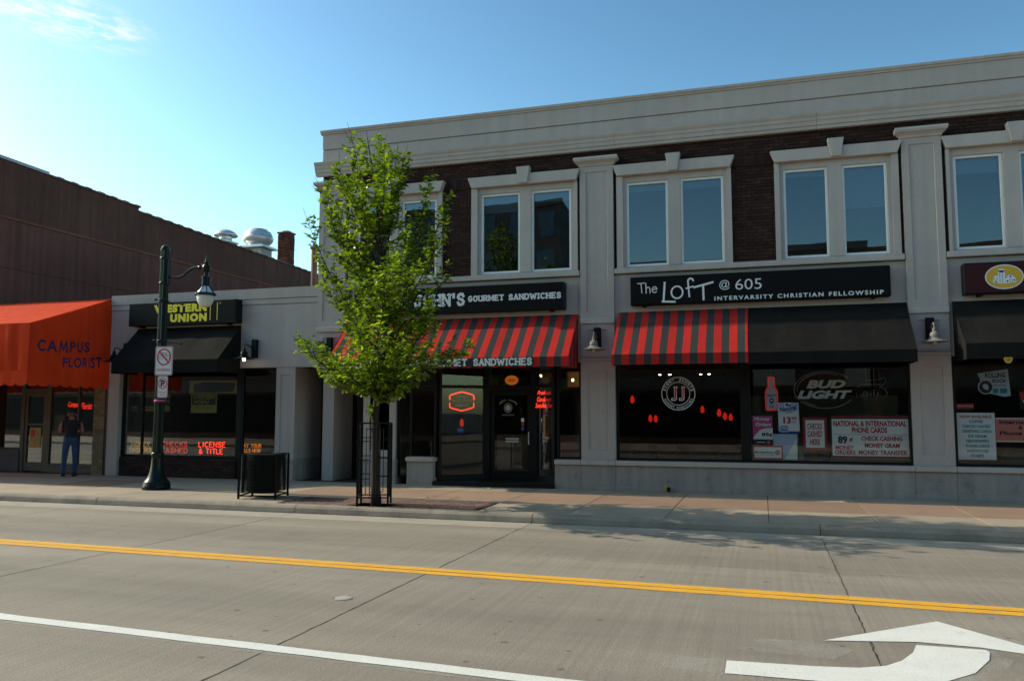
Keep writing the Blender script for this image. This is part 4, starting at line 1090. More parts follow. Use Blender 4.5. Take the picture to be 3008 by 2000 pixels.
for t_, x0_, x1_ in (("JIMMY", -8.85, -8.12), ("JOHN'S", -7.98, -7.20), ('GOURMET', -7.06, -6.12), ('SANDWICHES', -5.95, -4.66)):
    s = MB(); f = Flat(s, (0, 16.515, 0)); f.strokes(t_, x0_, 2.806, x1_, 2.935, 0, .034, 1, serif=.036, gap=.36); s.build('lettering', OFFWHITE, aw)
xa, xb = -2.955, -.255
cuts = [xa + .055 + i * (xb - xa - .11) / 17 for i in range(18)]
mm = [REDFAB, BLKFAB]
awning('striped_awning', 'short red and black striped awning without lettering', xa, xb, 3.965, 16.53, 2.98, 2.765, mm, cuts, sag=.016)
awning('black_awning', 'wide plain charcoal awning joined to the short striped one', -.245, 2.755, 3.965, 16.53, 2.97, 2.74, [BLKFAB2], None, (.75, 1.75), sag=.016)
awning('black_awning', 'plain charcoal awning under the maroon sign at the right edge', 3.56, 8.95, 3.95, 16.53, 3.055, 2.77, [BLKFAB2], None, (4.6, 5.7, 6.8, 7.9), sag=.016)
awning('black_awning', 'plain black awning under the yellow lettered sign', -15.70, -12.54, 4.0, 16.60, 3.075, 2.76, [BLKFAB2], None, (-14.9, -14.12, -13.33), sag=.016)
s = MB(); f = Flat(s, (4.14, 16.50, 2.68)); f.poly([(0, .09), (.02, .03), (.05, 0), (.10, 0), (.13, .03), (.15, .09), (.13, .105), (.02, .105)], 0); f.text('SUBS', .03, .055, .12, .09, 1, 2, .03); f.rect(.04, .03, .11, .04, 1, 2)
s.build('hanging_tag', [OCHRE, PAPERBLACK], org=(4.14, 16.5, 2.68), label='small yellow tag hanging from the right edge awning', cat='tag')

# big orange florist awning: sloping top, front fall, right cheek with lettering, scalloped valance
FA = thing('orange_awning', 'large orange awning with navy letters and scalloped valance', 'awning', (-19, YF, 2.4), 'awnings over the shop fronts')
X1, X0 = -16.62, -31.0; yf, zt, zf, zv, zb = 15.0, 4.82, 3.91, 2.78, 2.42  # left end runs on unseen past the shop, added to block low sun
def wob(x, z): return .026 * math.sin(x * 7.3 + .6 * math.sin(z * 3)) + .016 * math.sin(x * 17.1 + z)
s = MB(); n, k = 48, 5
vs = []
for i in range(n + 1):
    x = X0 + (X1 - X0) * i / n
    for j in range(k + 1):
        t = j / k; vs.append((x, 17.54 + (yf - 17.54) * t, zt + (zf - zt) * t - .02 * math.sin(math.pi * t) * (1 + .4 * math.sin(x * 2.1))))
s.add(vs, [(i * (k + 1) + j, i * (k + 1) + j + 1, (i + 1) * (k + 1) + j + 1, (i + 1) * (k + 1) + j) for i in range(n) for j in range(k)])
s.build('canopy', ORANGE, FA, smooth=True)
s = MB(); vs = []; k = 8; n = 180
for i in range(n + 1):
    x = X0 + (X1 - X0) * i / n; e = max(0.0, min(1.0, (X1 - x) / .3))
    for j in range(k + 1):
        t = j / k; z = zf + (zv - zf) * t; vs.append((x, yf - .02 * t + e * wob(x, z) * (.5 + t), z))
s.add(vs, [(i * (k + 1) + j, i * (k + 1) + j + 1, (i + 1) * (k + 1) + j + 1, (i + 1) * (k + 1) + j) for i in range(n) for j in range(k)])
s.build('front_panel', ORANGE, FA, smooth=True)
s = MB(); s.add([(X1, yf, zf), (X1, yf - .02, zv), (X1, 17.54, zv - .02), (X1, 17.54, zt)], [(0, 1, 2, 3)])
ck = s.build('cheek', ORANGE, FA)
def valance(p0, p1, drop, nsc, amp, wave):
    s = MB(); d = Vector((p1[0] - p0[0], p1[1] - p0[1], 0)); nn = Vector((d.y, -d.x, 0)).normalized(); m_ = nsc * 8
    top = []; mid = []; bot = []
    for i in range(m_ + 1):
        t = i / m_; x = Vector((p0[0], p0[1], 0)) + d * t; w_ = nn * wave * math.sin(t * nsc * 4.1) * min(1, 8 * t, 8 * (1 - t))
        z0 = p0[2] + (p1[2] - p0[2]) * t
        ph = (i % 8) / 8; sc_ = amp * (abs(math.sin(math.pi * ph)) ** .6)
        top.append(x + Vector((0, 0, z0))); mid.append(x + w_ * .6 + Vector((0, 0, z0 - drop * .5))); bot.append(x + w_ + Vector((0, 0, z0 - drop - sc_ + amp)))
    n_ = m_ + 1
    s.add(top + mid + bot, [(i, i + 1, n_ + i + 1, n_ + i) for i in range(m_)] + [(n_ + i, n_ + i + 1, 2 * n_ + i + 1, 2 * n_ + i) for i in range(m_)])
    return s
valance((X1, yf - .02, zv), (X1, 17.54, zv - .02), .37, 8, .07, .012).build('valance', ORANGE, FA, smooth=True)
valance((X0, yf - .02, zv), (X1, yf - .02, zv), .37, 44, .07, .05).build('valance', ORANGE, FA, smooth=True)
s = MB(); f = Flat(s, (X1 + .004, 0, 0), (0, 1, 0), (0, 0, 1))
for ch, u0, u1, v0, v1 in zip('CAMPUS', (15.23, 15.50, 15.86, 16.19, 16.41, 16.64), (15.46, 15.82, 16.13, 16.36, 16.60, 16.82), (3.255, 3.262, 3.275, 3.29, 3.305, 3.32), (3.545, 3.55, 3.56, 3.57, 3.578, 3.585)):
    if ch == 'M': f.line([(u0 + .02, v0), (u0 + .055, v1 - .02), ((u0 + u1) / 2, v0 + .06), (u1 - .055, v1 - .02), (u1 - .02, v0)], .045, 0, 1)
    else: f.text(ch, u0, v0, u1, v1, 0, 1, .03)
for ch, u0, u1, v0, v1 in zip('FLORIST', (15.99, 16.17, 16.33, 16.61, 16.80, 16.86, 17.04), (16.14, 16.31, 16.58, 16.77, 16.83, 17.02, 17.24), (2.905, 2.91, 2.905, 2.92, 2.925, 2.925, 2.935), (3.145, 3.155, 3.175, 3.185, 3.20, 3.21, 3.225)):
    f.text(ch, u0, v0, u1, v1, 0, 1, .03)
s.build('lettering', NAVY, FA)
s = MB(); s.tube([(X1 - .05, 17.5, zv), (X1 - .05, yf + .14, zv), (X0, yf + .14, zv)], .018, 6); s.tube([(X1 - .05, yf + .14, zv), (X1 - .05, yf + .14, zf - .08)], .018, 6); s.build('frame', GREYMETAL, FA)

# ------------------------------------------------------------------ wall lamps
def wall_lamp(x, z, lit, label, aged=False):
    o = thing('wall_lamp', label, 'wall lamp', (x, YF, z), 'gooseneck wall lamps')
    MB().box(x - .075, x + .075, 17.40, 17.50, z + .08, z + .54).build('backplate', BLACKMETAL, o, bevel=.012)
    s = MB(); s.tube([(x, 17.41, z + .33), (x, 17.22, z + .36), (x, 17.10, z + .40), (x, 17.03, z + .38), (x, 17.02, z + .28)], .013, 8); s.tube([(x, 17.41, z + .22), (x, 17.25, z + .34)], .008, 6); s.build('gooseneck', BLACKMETAL if not aged else LAMPGREY, o)
    c = (x, 17.02, z)
    s = MB(); s.lathe(c, [(.02, .30), (.035, .28), (.035, .23), (.075, .20), (.09, .15), (.085, .115), (.12, .085), (.175, .055), (.245, .038), (.245, .030), (.12, .072), (.02, .09)], 22); s.build('shade', BLACKMETAL if not aged else LAMPGREY, o)
    s = MB(); s.lathe(c, [(.012, .085), (.03, .06), (.038, .03), (.034, .0), (.018, -.02), (.004, -.025)], 12); s.build('bulb', BULB if lit else BULBOFF, o, smooth=True)
wall_lamp(-16.02, 3.06, True, 'lit black wall lamp between the orange awning and the black awning')
wall_lamp(-12.10, 3.06, True, 'lit black wall lamp right of the plain black awning on the low building')
wall_lamp(-10.0, 3.06, False, 'black wall lamp half hidden behind the left branches of the street tree')
wall_lamp(-3.42, 3.10, False, 'grey shaded wall lamp on the pilaster between the two striped awnings', True)
wall_lamp(3.14, 3.10, False, 'grey shaded wall lamp on the right hand pilaster', True)

# ------------------------------------------------------------------ street lamp and the signs on it
LX, LY = -12.56, 14.70
SL = thing('street_lamp', 'dark green fluted street lamp with a curved arm and frosted lantern', 'street lamp', (LX, LY, ZW))
s = MB(); s.lathe((LX, LY, 0), [(.29, ZW - .01), (.29, ZW + .10), (.27, ZW + .12), (.275, ZW + .15), (.25, ZW + .18), (.20, .38), (.155, .50), (.13, .62), (.118, .80), (.118, .84), (.135, .86), (.135, .91), (.11, .94)], 24); s.build('base', LAMPPAINT, SL, smooth=True)
s = MB(); s.lathe((LX, LY, 0), [(.112, .93), (.105, 1.2), (.092, 5.36)], 32, flute=.10); s.build('shaft', LAMPPAINT, SL)
s = MB(); s.lathe((LX, LY, 0), [(.10, 5.355), (.102, 5.39), (.085, 5.40), (.085, 5.42), (.06, 5.455), (.02, 5.475)], 20)
for z in (4.60, 5.15): s.lathe((LX, LY, z), [(.10, 0), (.106, .01), (.106, .04), (.10, .05)], 20)
s.box(LX + .07, LX + .13, LY - .03, LY + .03, 4.58, 5.20); s.build('cap', LAMPPAINT, SL)
s = MB(); hx = -11.47
pts = [(LX + .10, LY, 4.76), (LX + .25, LY, 4.735), (LX + .40, LY, 4.735), (LX + .52, LY, 4.78), (LX + .62, LY, 4.86), (LX + .74, LY, 4.92), (LX + .86, LY, 4.935), (hx, LY, 4.92)]
s.tube(pts, .027, 10); s.tube([(hx - .20, LY, 4.93), (hx - .12, LY, 4.925)], .04, 10); s.tube([(hx - .10, LY, 4.97), (hx - .13, LY, 5.0)], .012, 6); s.build('arm', LAMPPAINT, SL, smooth=True)
lt = MB(); lt.lathe((hx, LY, 0), [(.075, 4.50), (.095, 4.52), (.095, 4.66), (.105, 4.67), (.105, 4.71), (.05, 4.73), (.045, 4.80), (.085, 4.86), (.095, 4.92), (.075, 4.97), (.04, 5.0), (.055, 5.03), (.03, 5.06), (.022, 5.10), (.004, 5.20)], 16)
lo = lt.build('lantern', LAMPPAINT, SL)
s = MB(); s.lathe((hx, LY, 0), [(.195, 4.355), (.085, 4.505)], 8); s.build('upper_glass', FROSTTOP, lo)
s = MB()
for i in range(8):
    a = 2 * math.pi * i / 8; c_, d_ = math.cos(a), math.sin(a)
    s.tube([(hx + .20 * c_, LY + .20 * d_, 4.35), (hx + .09 * c_, LY + .09 * d_, 4.51)], .011, 5)
s.lathe((hx, LY, 0), [(.20, 4.36), (.225, 4.345), (.225, 4.315), (.18, 4.30), (.18, 4.30)], 20); s.build('ring', LAMPPAINT, lo)
s = MB(); s.lathe((hx, LY, 0), [(.178, 4.305), (.182, 4.27), (.170, 4.19), (.135, 4.11), (.08, 4.06), (.02, 4.045)], 24); s.build('globe', FROST, lo, smooth=True)
for z in (4.23, 3.335):
    s = MB(); s.tube([(LX, LY - .24, z), (LX, LY + .62, z)], .012, 8)
    for yy in (LY - .24, LY + .62): s.lathe((LX, yy, z), [(.004, -.03), (.022, -.02), (.03, 0), (.022, .02), (.004, .03)], 10)
    s.lathe((LX, LY, z - .03), [(.102, 0), (.11, .01), (.11, .05), (.102, .06)], 20)
    s.build('banner_arm', LAMPPAINT, SL)
s = MB(); s.lathe((LX, LY, 2.02), [(.106, 0), (.111, .005), (.111, .04), (.106, .045)], 20); s.build('tape', PAPERPINK, SL)
def plate(name, label, x0, x1, z0, z1, y, ang):
    w_, h_ = x1 - x0, z1 - z0; r_ = .035
    o = thing(name, label, 'sign', (x0, y, z0), 'signs on the lamp post')
    U = Vector((math.cos(R(ang)), math.sin(R(ang)), 0)); O = Vector((x0, y, z0)); N = U.cross(Vector((0, 0, 1)))
    out = []
    for cx, cy, a in ((w_ - r_, r_, -90), (w_ - r_, h_ - r_, 0), (r_, h_ - r_, 90), (r_, r_, 180)):
        out += [(cx + r_ * math.cos(R(a + 22.5 * i)), cy + r_ * math.sin(R(a + 22.5 * i))) for i in range(5)]
    s = MB(); s.prism([O + U * u + Vector((0, 0, v)) for u, v in out], -N * .004); s.build('plate', SIGNWHITE, o)
    return o, O, U, w_, h_, out
o, O, U, w_, h_, out = plate('bicycle_sign', 'white sign with red circle crossing out a bicycle on the lamp post', -12.60, -12.19, 2.59, 3.215, LY - .135, 8)
s = MB(); f = Flat(s, O, U); n = len(out)
inn = [((u - w_ / 2) * .955 + w_ / 2, (v - h_ / 2) * .97 + h_ / 2) for u, v in out]; in2 = [((u - w_ / 2) * .90 + w_ / 2, (v - h_ / 2) * .935 + h_ / 2) for u, v in out]
s.add([f.P(u, v, 1) for u, v in inn + in2], [(i, (i + 1) % n, n + (i + 1) % n, n + i) for i in range(n)], 0)
cu, cv = w_ / 2, .395
f.ring(cu - .075, cv + .0, .048, .052, .007, 1, 1, 20); f.ring(cu + .085, cv + .0, .048, .052, .007, 1, 1, 20)
f.line([(cu - .075, cv), (cu - .03, cv + .075), (cu + .05, cv + .075), (cu + .01, cv), (cu - .03, cv + .06)], .008, 1); f.line([(cu + .085, cv), (cu + .04, cv + .09), (cu + .065, cv + .10)], .008, 1); f.line([(cu - .05, cv + .09), (cu - .01, cv + .09)], .010, 1)
f.ring(cu, cv, .165, .185, .030, 0, 2, 40); f.line([(cu - .115, cv + .125), (cu + .115, cv - .125)], .030, 0, 2.4)
f.text('ON SIDEWALK', .045, .085, w_ - .045, .145, 0, 1, .015); s.build('print', [SIGNRED, PAPERBLACK], o)
o, O, U, w_, h_, out = plate('no_parking_sign', 'small white tow-away sign with crossed-out letter P below the bicycle sign', -12.525, -12.285, 2.105, 2.575, LY - .125, 8)
s = MB(); f = Flat(s, O, U)
inn = [((u - w_ / 2) * .93 + w_ / 2, (v - h_ / 2) * .96 + h_ / 2) for u, v in out]; in2 = [((u - w_ / 2) * .86 + w_ / 2, (v - h_ / 2) * .925 + h_ / 2) for u, v in out]
s.add([f.P(u, v, 1) for u, v in inn + in2], [(i, (i + 1) % n, n + (i + 1) % n, n + i) for i in range(n)], 0)
cu, cv = w_ / 2, .305
f.text('P', cu - .048, cv - .075, cu + .055, cv + .08, 1, 1, .05); f.ring(cu, cv, .098, .125, .018, 0, 2, 36); f.line([(cu - .062, cv + .085), (cu + .062, cv - .085)], .018, 0, 2.4)
f.text('TOW-AWAY', .03, .10, w_ - .03, .135, 0, 1, .01); f.text('ZONE', .06, .045, w_ - .06, .08, 0, 1, .01); s.build('print', [SIGNRED, PAPERBLACK], o)

# ------------------------------------------------------------------ litter bin
cx, cy, ca = -9.40, 13.98, R(14)
BN = thing('litter_bin', 'black square slatted litter bin at the kerb', 'litter bin', (cx, cy, ZW))
def rot(u, v, z): return Vector((cx + u * math.cos(ca) - v * math.sin(ca), cy + u * math.sin(ca) + v * math.cos(ca), z))
hw = .36; zt = .985
for sx_, sy_ in ((-1, -1), (1, -1), (1, 1), (-1, 1)):
    s = MB(); u, v = sx_ * hw, sy_ * hw; e = .018
    s.prism([rot(u - e, v - e, ZW), rot(u + e, v - e, ZW), rot(u + e, v + e, ZW), rot(u - e, v + e, ZW)], (0, 0, zt - ZW)); s.build('post', BLACKMETAL, BN)
for i in range(27):
    z = .255 + i * .0262; s = MB(); h2 = hw - .010
    ring = []
    for c, d, a in ((1, -1, -90), (1, 1, 0), (-1, 1, 90), (-1, -1, 180)):
        for q in range(4): ring.append(((h2 - .07) * c + .07 * math.cos(R(a + 30 * q)), (h2 - .07) * d + .07 * math.sin(R(a + 30 * q))))
    m_ = len(ring)
    s.add([rot(u, v, z) for u, v in ring] + [rot(u, v, z + .0155) for u, v in ring] + [rot(u * .96, v * .96, z) for u, v in ring] + [rot(u * .96, v * .96, z + .0155) for u, v in ring],
          [(j, (j + 1) % m_, m_ + (j + 1) % m_, m_ + j) for j in range(m_)] + [(m_ + j, m_ + (j + 1) % m_, 3 * m_ + (j + 1) % m_, 3 * m_ + j) for j in range(m_)] + [(j, 2 * m_ + j, 2 * m_ + (j + 1) % m_, (j + 1) % m_) for j in range(m_)])
    s.build('slat', BLACKMETAL, BN)
s = MB()
for a, b in (((-1, -1), (1, -1)), ((1, -1), (1, 1)), ((1, 1), (-1, 1)), ((-1, 1), (-1, -1))):
    for z in (.20, .975): s.tube([rot(a[0] * hw, a[1] * hw, z), rot(b[0] * hw, b[1] * hw, z)], .014, 6)
s.build('rail', BLACKMETAL, BN)
s = MB()
ring = [(.33 * math.cos(2 * math.pi * i / 20), .33 * math.sin(2 * math.pi * i / 20)) for i in range(20)]
q = [rot(u, v, .985) for u, v in ring] + [rot(u * .72, v * .72, 1.0) for u, v in ring] + [rot(u * .68, v * .68, .93) for u, v in ring] + [rot(u * .9, v * .9, .24) for u, v in ring]
s.add(q, [(i, (i + 1) % 20, 20 + (i + 1) % 20, 20 + i) for i in range(20)] + [(20 + i, 20 + (i + 1) % 20, 40 + (i + 1) % 20, 40 + i) for i in range(20)] + [(i, 60 + i, 60 + (i + 1) % 20, (i + 1) % 20) for i in range(20)] + [list(range(60, 80))])
s.build('liner', BLACKMETAL, BN)

# ------------------------------------------------------------------ tree guard
gx, gy, gh = -6.74, 13.45, .27
TG = thing('tree_guard', 'black metal cage of upright bars round the tree trunk', 'tree guard', (gx, gy, ZW))
ga = R(20)
def rg(u, v, z): return Vector((gx + u * math.cos(ga) - v * math.sin(ga), gy + u * math.sin(ga) + v * math.cos(ga), z))
cs = [(-gh, -gh), (gh, -gh), (gh, gh), (-gh, gh)]
for u, v in cs:
    e = .017; s = MB(); s.prism([rg(u - e, v - e, ZW - .01), rg(u + e, v - e, ZW - .01), rg(u + e, v + e, ZW - .01), rg(u - e, v + e, ZW - .01)], (0, 0, 1.47)); s.build('post', BLACKMETAL, TG)
for k in range(4):
    a, b = Vector(cs[k]), Vector(cs[(k + 1) % 4]); s = MB()
    def pt(t, z): q = a + (b - a) * t; return rg(q.x, q.y, z)
    for z in (.29, 1.60): s.tube([pt(0, z), pt(1, z)], .012, 4)
    s.tube([pt(.27, .34), pt(.73, .34)], .008, 4); s.tube([pt(.27, 1.50), pt(.73, 1.50)], .008, 4)
    for t in (.27, .40, .60, .73): s.tube([pt(t, .34 if t in (.27, .73) else .30), pt(t, 1.50 if t in (.27, .73) else 1.58)], .008, 4)
    for z in (.62, .95, 1.28): s.tube([pt(.27, z), pt(.40, z)], .008, 4); s.tube([pt(.60, z + .05), pt(1, z + .05)], .008, 4); s.tube([pt(0, z), pt(.27, z)], .008, 4)
    s.build('grille', BLACKMETAL, TG)

# ------------------------------------------------------------------ street tree
TX, TY = -6.81, 13.62
TR = thing('street_tree', 'young upright street tree with bright green leaves in a black guard', 'tree', (TX, TY, ZW))
tr = random.Random(23)
trunk = [(TX + .02, TY, ZW - .03), (TX + .0, TY, .5), (TX - .02, TY, 1.2), (TX - .03, TY, 1.7), (TX + .03, TY, 2.3), (TX + .12, TY, 3.1), (TX + .10, TY - .02, 3.8), (TX + .06, TY, 4.6), (TX - .02, TY, 5.3), (TX - .12, TY, 6.1), (TX - .25, TY, 6.75), (TX - .31, TY, 7.08)]
trad = [.105, .085, .072, .066, .060, .050, .042, .034, .026, .018, .010, .004]
tb = MB(); tb.tube(trunk, trad, 10)
def trunk_at(z):
    for a, b in zip(trunk[:-1], trunk[1:]):
        if a[2] <= z <= b[2]:
            t = (z - a[2]) / (b[2] - a[2]); return Vector(a).lerp(Vector(b), t)
    return Vector(trunk[-1])
# crown envelope at z: (left, right) seen from the street
ENV = [(2.0, -6.9, -6.5), (2.25, -7.55, -6.2), (2.6, -8.15, -5.7), (2.95, -8.45, -4.95), (3.25, -8.45, -5.05), (3.55, -7.75, -5.85), (4.0, -7.75, -5.75), (4.35, -8.0, -5.45), (4.8, -8.2, -5.5), (5.35, -8.30, -5.55), (5.8, -8.05, -5.40), (6.1, -8.05, -6.15), (6.5, -7.75, -6.30), (6.9, -7.45, -6.75), (7.12, -7.2, -7.0)]
def env(z):
    for a, b in zip(ENV[:-1], ENV[1:]):
        if a[0] <= z <= b[0]:
            t = (z - a[0]) / (b[0] - a[0]); return a[1] + (b[1] - a[1]) * t, a[2] + (b[2] - a[2]) * t
    return (-7.1, -7.0) if z > 7 else (-6.9, -6.6)
leaves = []   # (pos, dir, size)
def twig(p, d, n, ln):
    q = Vector(p); pts = [q.copy()]
    for i in range(n):
        d = (d + Vector((tr.uniform(-.18, .18), tr.uniform(-.18, .18), tr.uniform(-.05, .20)))).normalized()
        q = q + d * ln; pts.append(q.copy())
        side = d.cross(Vector((0, 0, 1)))
        if side.length < .1: side = Vector((1, 0, 0))
        side.normalize()
        for sgn in (-1, 1):
            if tr.random() < .88:
                ld = (side * sgn * .9 + d * .65 + Vector((tr.uniform(-.35, .35), tr.uniform(-.35, .35), tr.uniform(-.45, .25)))).normalized()
                leaves.append((q + d * tr.uniform(-.4, .4) * ln, ld, tr.uniform(.075, .130)))
    leaves.append((q, d, tr.uniform(.07, .11)))
    tb.tube(pts, [.006] + [.004] * (len(pts) - 2) + [.0015], 4, 0, False)
def branch(z0, target, r0, dens):
    p0 = trunk_at(z0); t = Vector(target); L_ = (t - p0).length; n = max(4, int(L_ / .2))
    c = p0 + Vector(((t.x - p0.x) * .55, (t.y - p0.y) * .55, (t.z - p0.z) * .30))
    pts = []
    for i in range(n + 1):
        u = i / n; pts.append(p0 * (1 - u) ** 2 + c * 2 * u * (1 - u) + t * u * u + Vector((tr.uniform(-.03, .03), tr.uniform(-.03, .03), tr.uniform(-.03, .03))) * (1 if 0 < i else 0))
    tb.tube(pts, [r0 * (1 - .85 * i / n) for i in range(n + 1)], 6, 0, False)
    for i in range(1, n + 1):
        d = (pts[i] - pts[i - 1]).normalized(); u = i / n
        if u < .18: continue
        for k in range(dens):
            a = tr.uniform(0, 2 * math.pi); s_ = d.cross(Vector((0, 0, 1))).normalized(); up = s_.cross(d)
            td = (d * .75 + (s_ * math.cos(a) + up * math.sin(a)) * .85 + Vector((0, 0, .15))).normalized()
            twig(pts[i] - d * tr.uniform(0, .15), td, tr.randint(2, 4), tr.uniform(.055, .085))
    twig(pts[-1], d, 5, .07)
# named limbs that shape the outline, then filling ones
limbs = [(2.25, (-8.40, 13.4, 3.18)), (2.2, (-8.25, 13.8, 2.85)), (2.15, (-7.70, 13.3, 2.42)), (2.3, (-5.02, 13.5, 3.05)), (2.25, (-5.35, 13.9, 2.72)), (2.2, (-5.9, 13.2, 2.45)), (2.1, (-6.35, 13.4, 2.25)),
         (2.9, (-5.62, 13.5, 3.62)), (3.1, (-5.45, 13.7, 4.32)), (3.3, (-5.52, 13.4, 4.85)), (3.6, (-5.38, 13.6, 5.72)), (3.7, (-5.75, 13.9, 5.92)), (3.0, (-8.30, 13.6, 5.35)), (2.8, (-8.0, 13.4, 4.5)), (2.9, (-7.75, 13.8, 4.15)),
         (3.7, (-8.05, 13.5, 6.05)), (4.2, (-7.95, 13.7, 6.30)), (4.4, (-7.65, 13.5, 6.55)), (4.7, (-7.42, 13.6, 7.0)), (4.8, (-6.32, 13.6, 6.42)), (4.6, (-6.4, 13.5, 6.1)), (5.2, (-6.75, 13.65, 6.85)), (4.9, (-6.5, 13.7, 6.6))]
for i_, (z0, t) in enumerate(limbs):
    hw_ = 1.5 if t[2] < 4.6 else .8
    yy_ = t[1] + tr.uniform(-hw_, hw_)
    branch(z0, (t[0] * yy_ / 13.62, yy_, t[2]), .022, 5)
for i in range(36):
    zt_ = tr.uniform(2.5, 6.5); l, r_ = env(zt_); a = tr.uniform(0, 2 * math.pi); rad = tr.uniform(.45, .95)
    cxm = (l + r_) / 2; hx_ = (r_ - l) / 2
    yy_ = TY + min(1.55, hx_ * 1.1) * rad * math.sin(a)
    branch(max(2.1, zt_ - tr.uniform(.7, 1.5)), ((cxm + hx_ * rad * math.cos(a)) * yy_ / TY, yy_, zt_), .016, 4)
for i in range(12):     # low limbs reaching over the kerb and towards the shops
    zt_ = tr.uniform(2.55, 4.3); a = (-90 if i % 3 else 90) + tr.uniform(-40, 40); rad = tr.uniform(1.2, 1.8)
    yy_ = TY + rad * math.sin(R(a)); branch(zt_ - tr.uniform(.5, .9), ((-6.75 + rad * .8 * math.cos(R(a))) * yy_ / TY, yy_, zt_), .018, 4)
for i in range(36):     # short spurs along the leader
    z = 2.3 + i * .13; a = tr.uniform(0, 6.28); twig(trunk_at(z), Vector((math.cos(a), math.sin(a), .5)).normalized(), 5, .075)
for p in ((-7.02, TY - .1, 1.72), (-6.98, TY - .05, 1.62), (-6.9, TY - .12, 2.0)):
    for i in range(2): twig((TX - .03, TY, 1.66), (Vector(p) - Vector((TX, TY, 1.5)) + Vector((tr.uniform(-.1, .1), tr.uniform(-.1, .1), tr.uniform(0, .2)))).normalized(), 4, .06)
tk = tb.build('trunk', BARK, TR, smooth=True)
lm = MB()
for p, d, s_ in leaves:
    l, r_ = env(p.z)
    pxx = p.x * TY / p.y
    if pxx < l - .08 or pxx > r_ + .08 or p.z > 7.15: continue
    d = d.normalized(); droop = Vector((0, 0, -.35)); d = (d + droop * tr.random()).normalized()
    n = Vector((tr.uniform(-.6, .6), tr.uniform(-.6, .6), 1)).normalized(); sd = d.cross(n).normalized(); n = sd.cross(d)
    w2 = s_ * .34; fold = n * s_ * tr.uniform(.02, .12)
    v = [p, p + d * s_ * .28 + sd * w2 + fold, p + d * s_ * .65 + sd * w2 * .8 + fold, p + d * s_ * 1.02 - n * s_ * .1, p + d * s_ * .65 - sd * w2 * .8 + fold, p + d * s_ * .28 - sd * w2 + fold, p + d * s_ * .5]
    lm.add(v, [(0, 1, 6), (1, 2, 6), (2, 3, 6), (3, 4, 6), (4, 5, 6), (5, 0, 6)], 0, tr.uniform(.02, 1))
lm.build('crown', LEAF, TR, kind='stuff')
TR.location = (-6.71, 13.43, ZW); TR.scale = (.985, .985, 1.0)
print('leaves', len(leaves), 'kept faces', len(lm.f))

# ------------------------------------------------------------------ neon signs and window posters
def neon(name, label, loc, cat='neon sign'):
    return thing(name, label, cat, loc, 'neon window signs')
YN = 17.78
def neon_words(label, rows, m, y, r=.011, cat='neon sign'):
    x = (rows[0][1] + rows[0][2]) / 2
    o = thing('neon_sign', label, cat, (x, y, min(q[3] for q in rows)), 'neon window signs')
    for txt, x0, x1, z0, z1 in rows:
        s = MB(); f = Flat(s, (0, y, 0)); f.strokes(txt, x0, z0, x1, z1, 0, .02, tube=r, gap=.34); s.build('lettering', m, o)
    s = MB(); x0 = min(q[1] for q in rows); x1 = max(q[2] for q in rows); z0 = min(q[3] for q in rows); z1 = max(q[4] for q in rows)
    for z in (z0 + .04, z1 - .04): s.tube([(x0 - .03, y + .03, z), (x1 + .03, y + .03, z)], .006, 4)
    s.build('rack', BLACKMETAL, o)
k = YN / 17.6
neon_words('dim amber neon MONEY ORDERS at the left of the black awning window', [('MONEY', -15.88 * k, -15.30 * k, .895, 1.0), ('ORDERS', -15.93 * k, -15.24 * k, .745, .855)], NEONAMB, YN)
neon_words('red neon CHECKS CASHED behind the lamp post', [('CHECKS', -14.90 * k, -14.13 * k, .905, 1.025), ('CASHED', -14.92 * k, -14.12 * k, .745, .865)], NEONRED2, YN)
neon_words('bright red neon LICENSE & TITLE in the black awning window', [('LICENSE', -13.78 * k, -12.99 * k, .905, 1.03), ('& TITLE', -13.76 * k, -13.06 * k, .735, .86)], NEONRED, YN, .013)
neon_words('dim orange neon PAY YOUR BILLS HERE above the litter bin', [('PAY YOUR', -12.52 * k, -11.94 * k, .91, 1.0), ('BILLS HERE', -12.52 * k, -11.94 * k, .79, .875)], NEONORG, YN, .009)
# script-like neon: text outlines as tubes are too small to read, so slanted glyph plates with depth
def neon_script(label, rows, m, y, shear=.35):
    o = thing('neon_sign', label, 'neon sign', ((rows[0][1] + rows[0][2]) / 2, y, rows[-1][3]), 'neon window signs')
    for t, x0, x1, z0, z1 in rows:
        s = MB(); f = Flat(s, (0, y, 0)); f.text(t, x0, z0, x1, z1, 0, 0, -.006, shear)
        s2 = MB(); s2.add(s.v, s.f, 0); s2.add([v + Vector((0, .012, 0)) for v in s.v], [g_[::-1] for g_ in s.f], 0); s2.build('lettering', m, o)
    s = MB(); s.tube([(rows[0][1], y + .03, rows[0][4]), (rows[0][2], y + .03, rows[0][4])], .005, 4); s.build('rack', BLACKMETAL, o)
neon_script('red script neon naming the florist in the window behind the man', [('Campus', -18.55, -18.17, 1.89, 2.08), ('Florist', -18.10, -17.72, 1.87, 2.05)], NEONRED, 18.1)
neon_script('red three-line script neon beside the sandwich shop door', [('Premium', -4.94, -4.62, 2.20, 2.29), ('Gourmet', -4.95, -4.62, 2.04, 2.15), ('Sandwiches', -4.99, -4.57, 1.90, 2.01)], NEONRED, 18.02)
NB = thing('neon_sign', 'red neon outlined bread badge left of the sandwich shop door', 'neon sign', (-6.96, 18.5, 1.8), 'neon window signs')
s = MB(); bx_, bz_ = -6.955, 2.06; y = 18.45
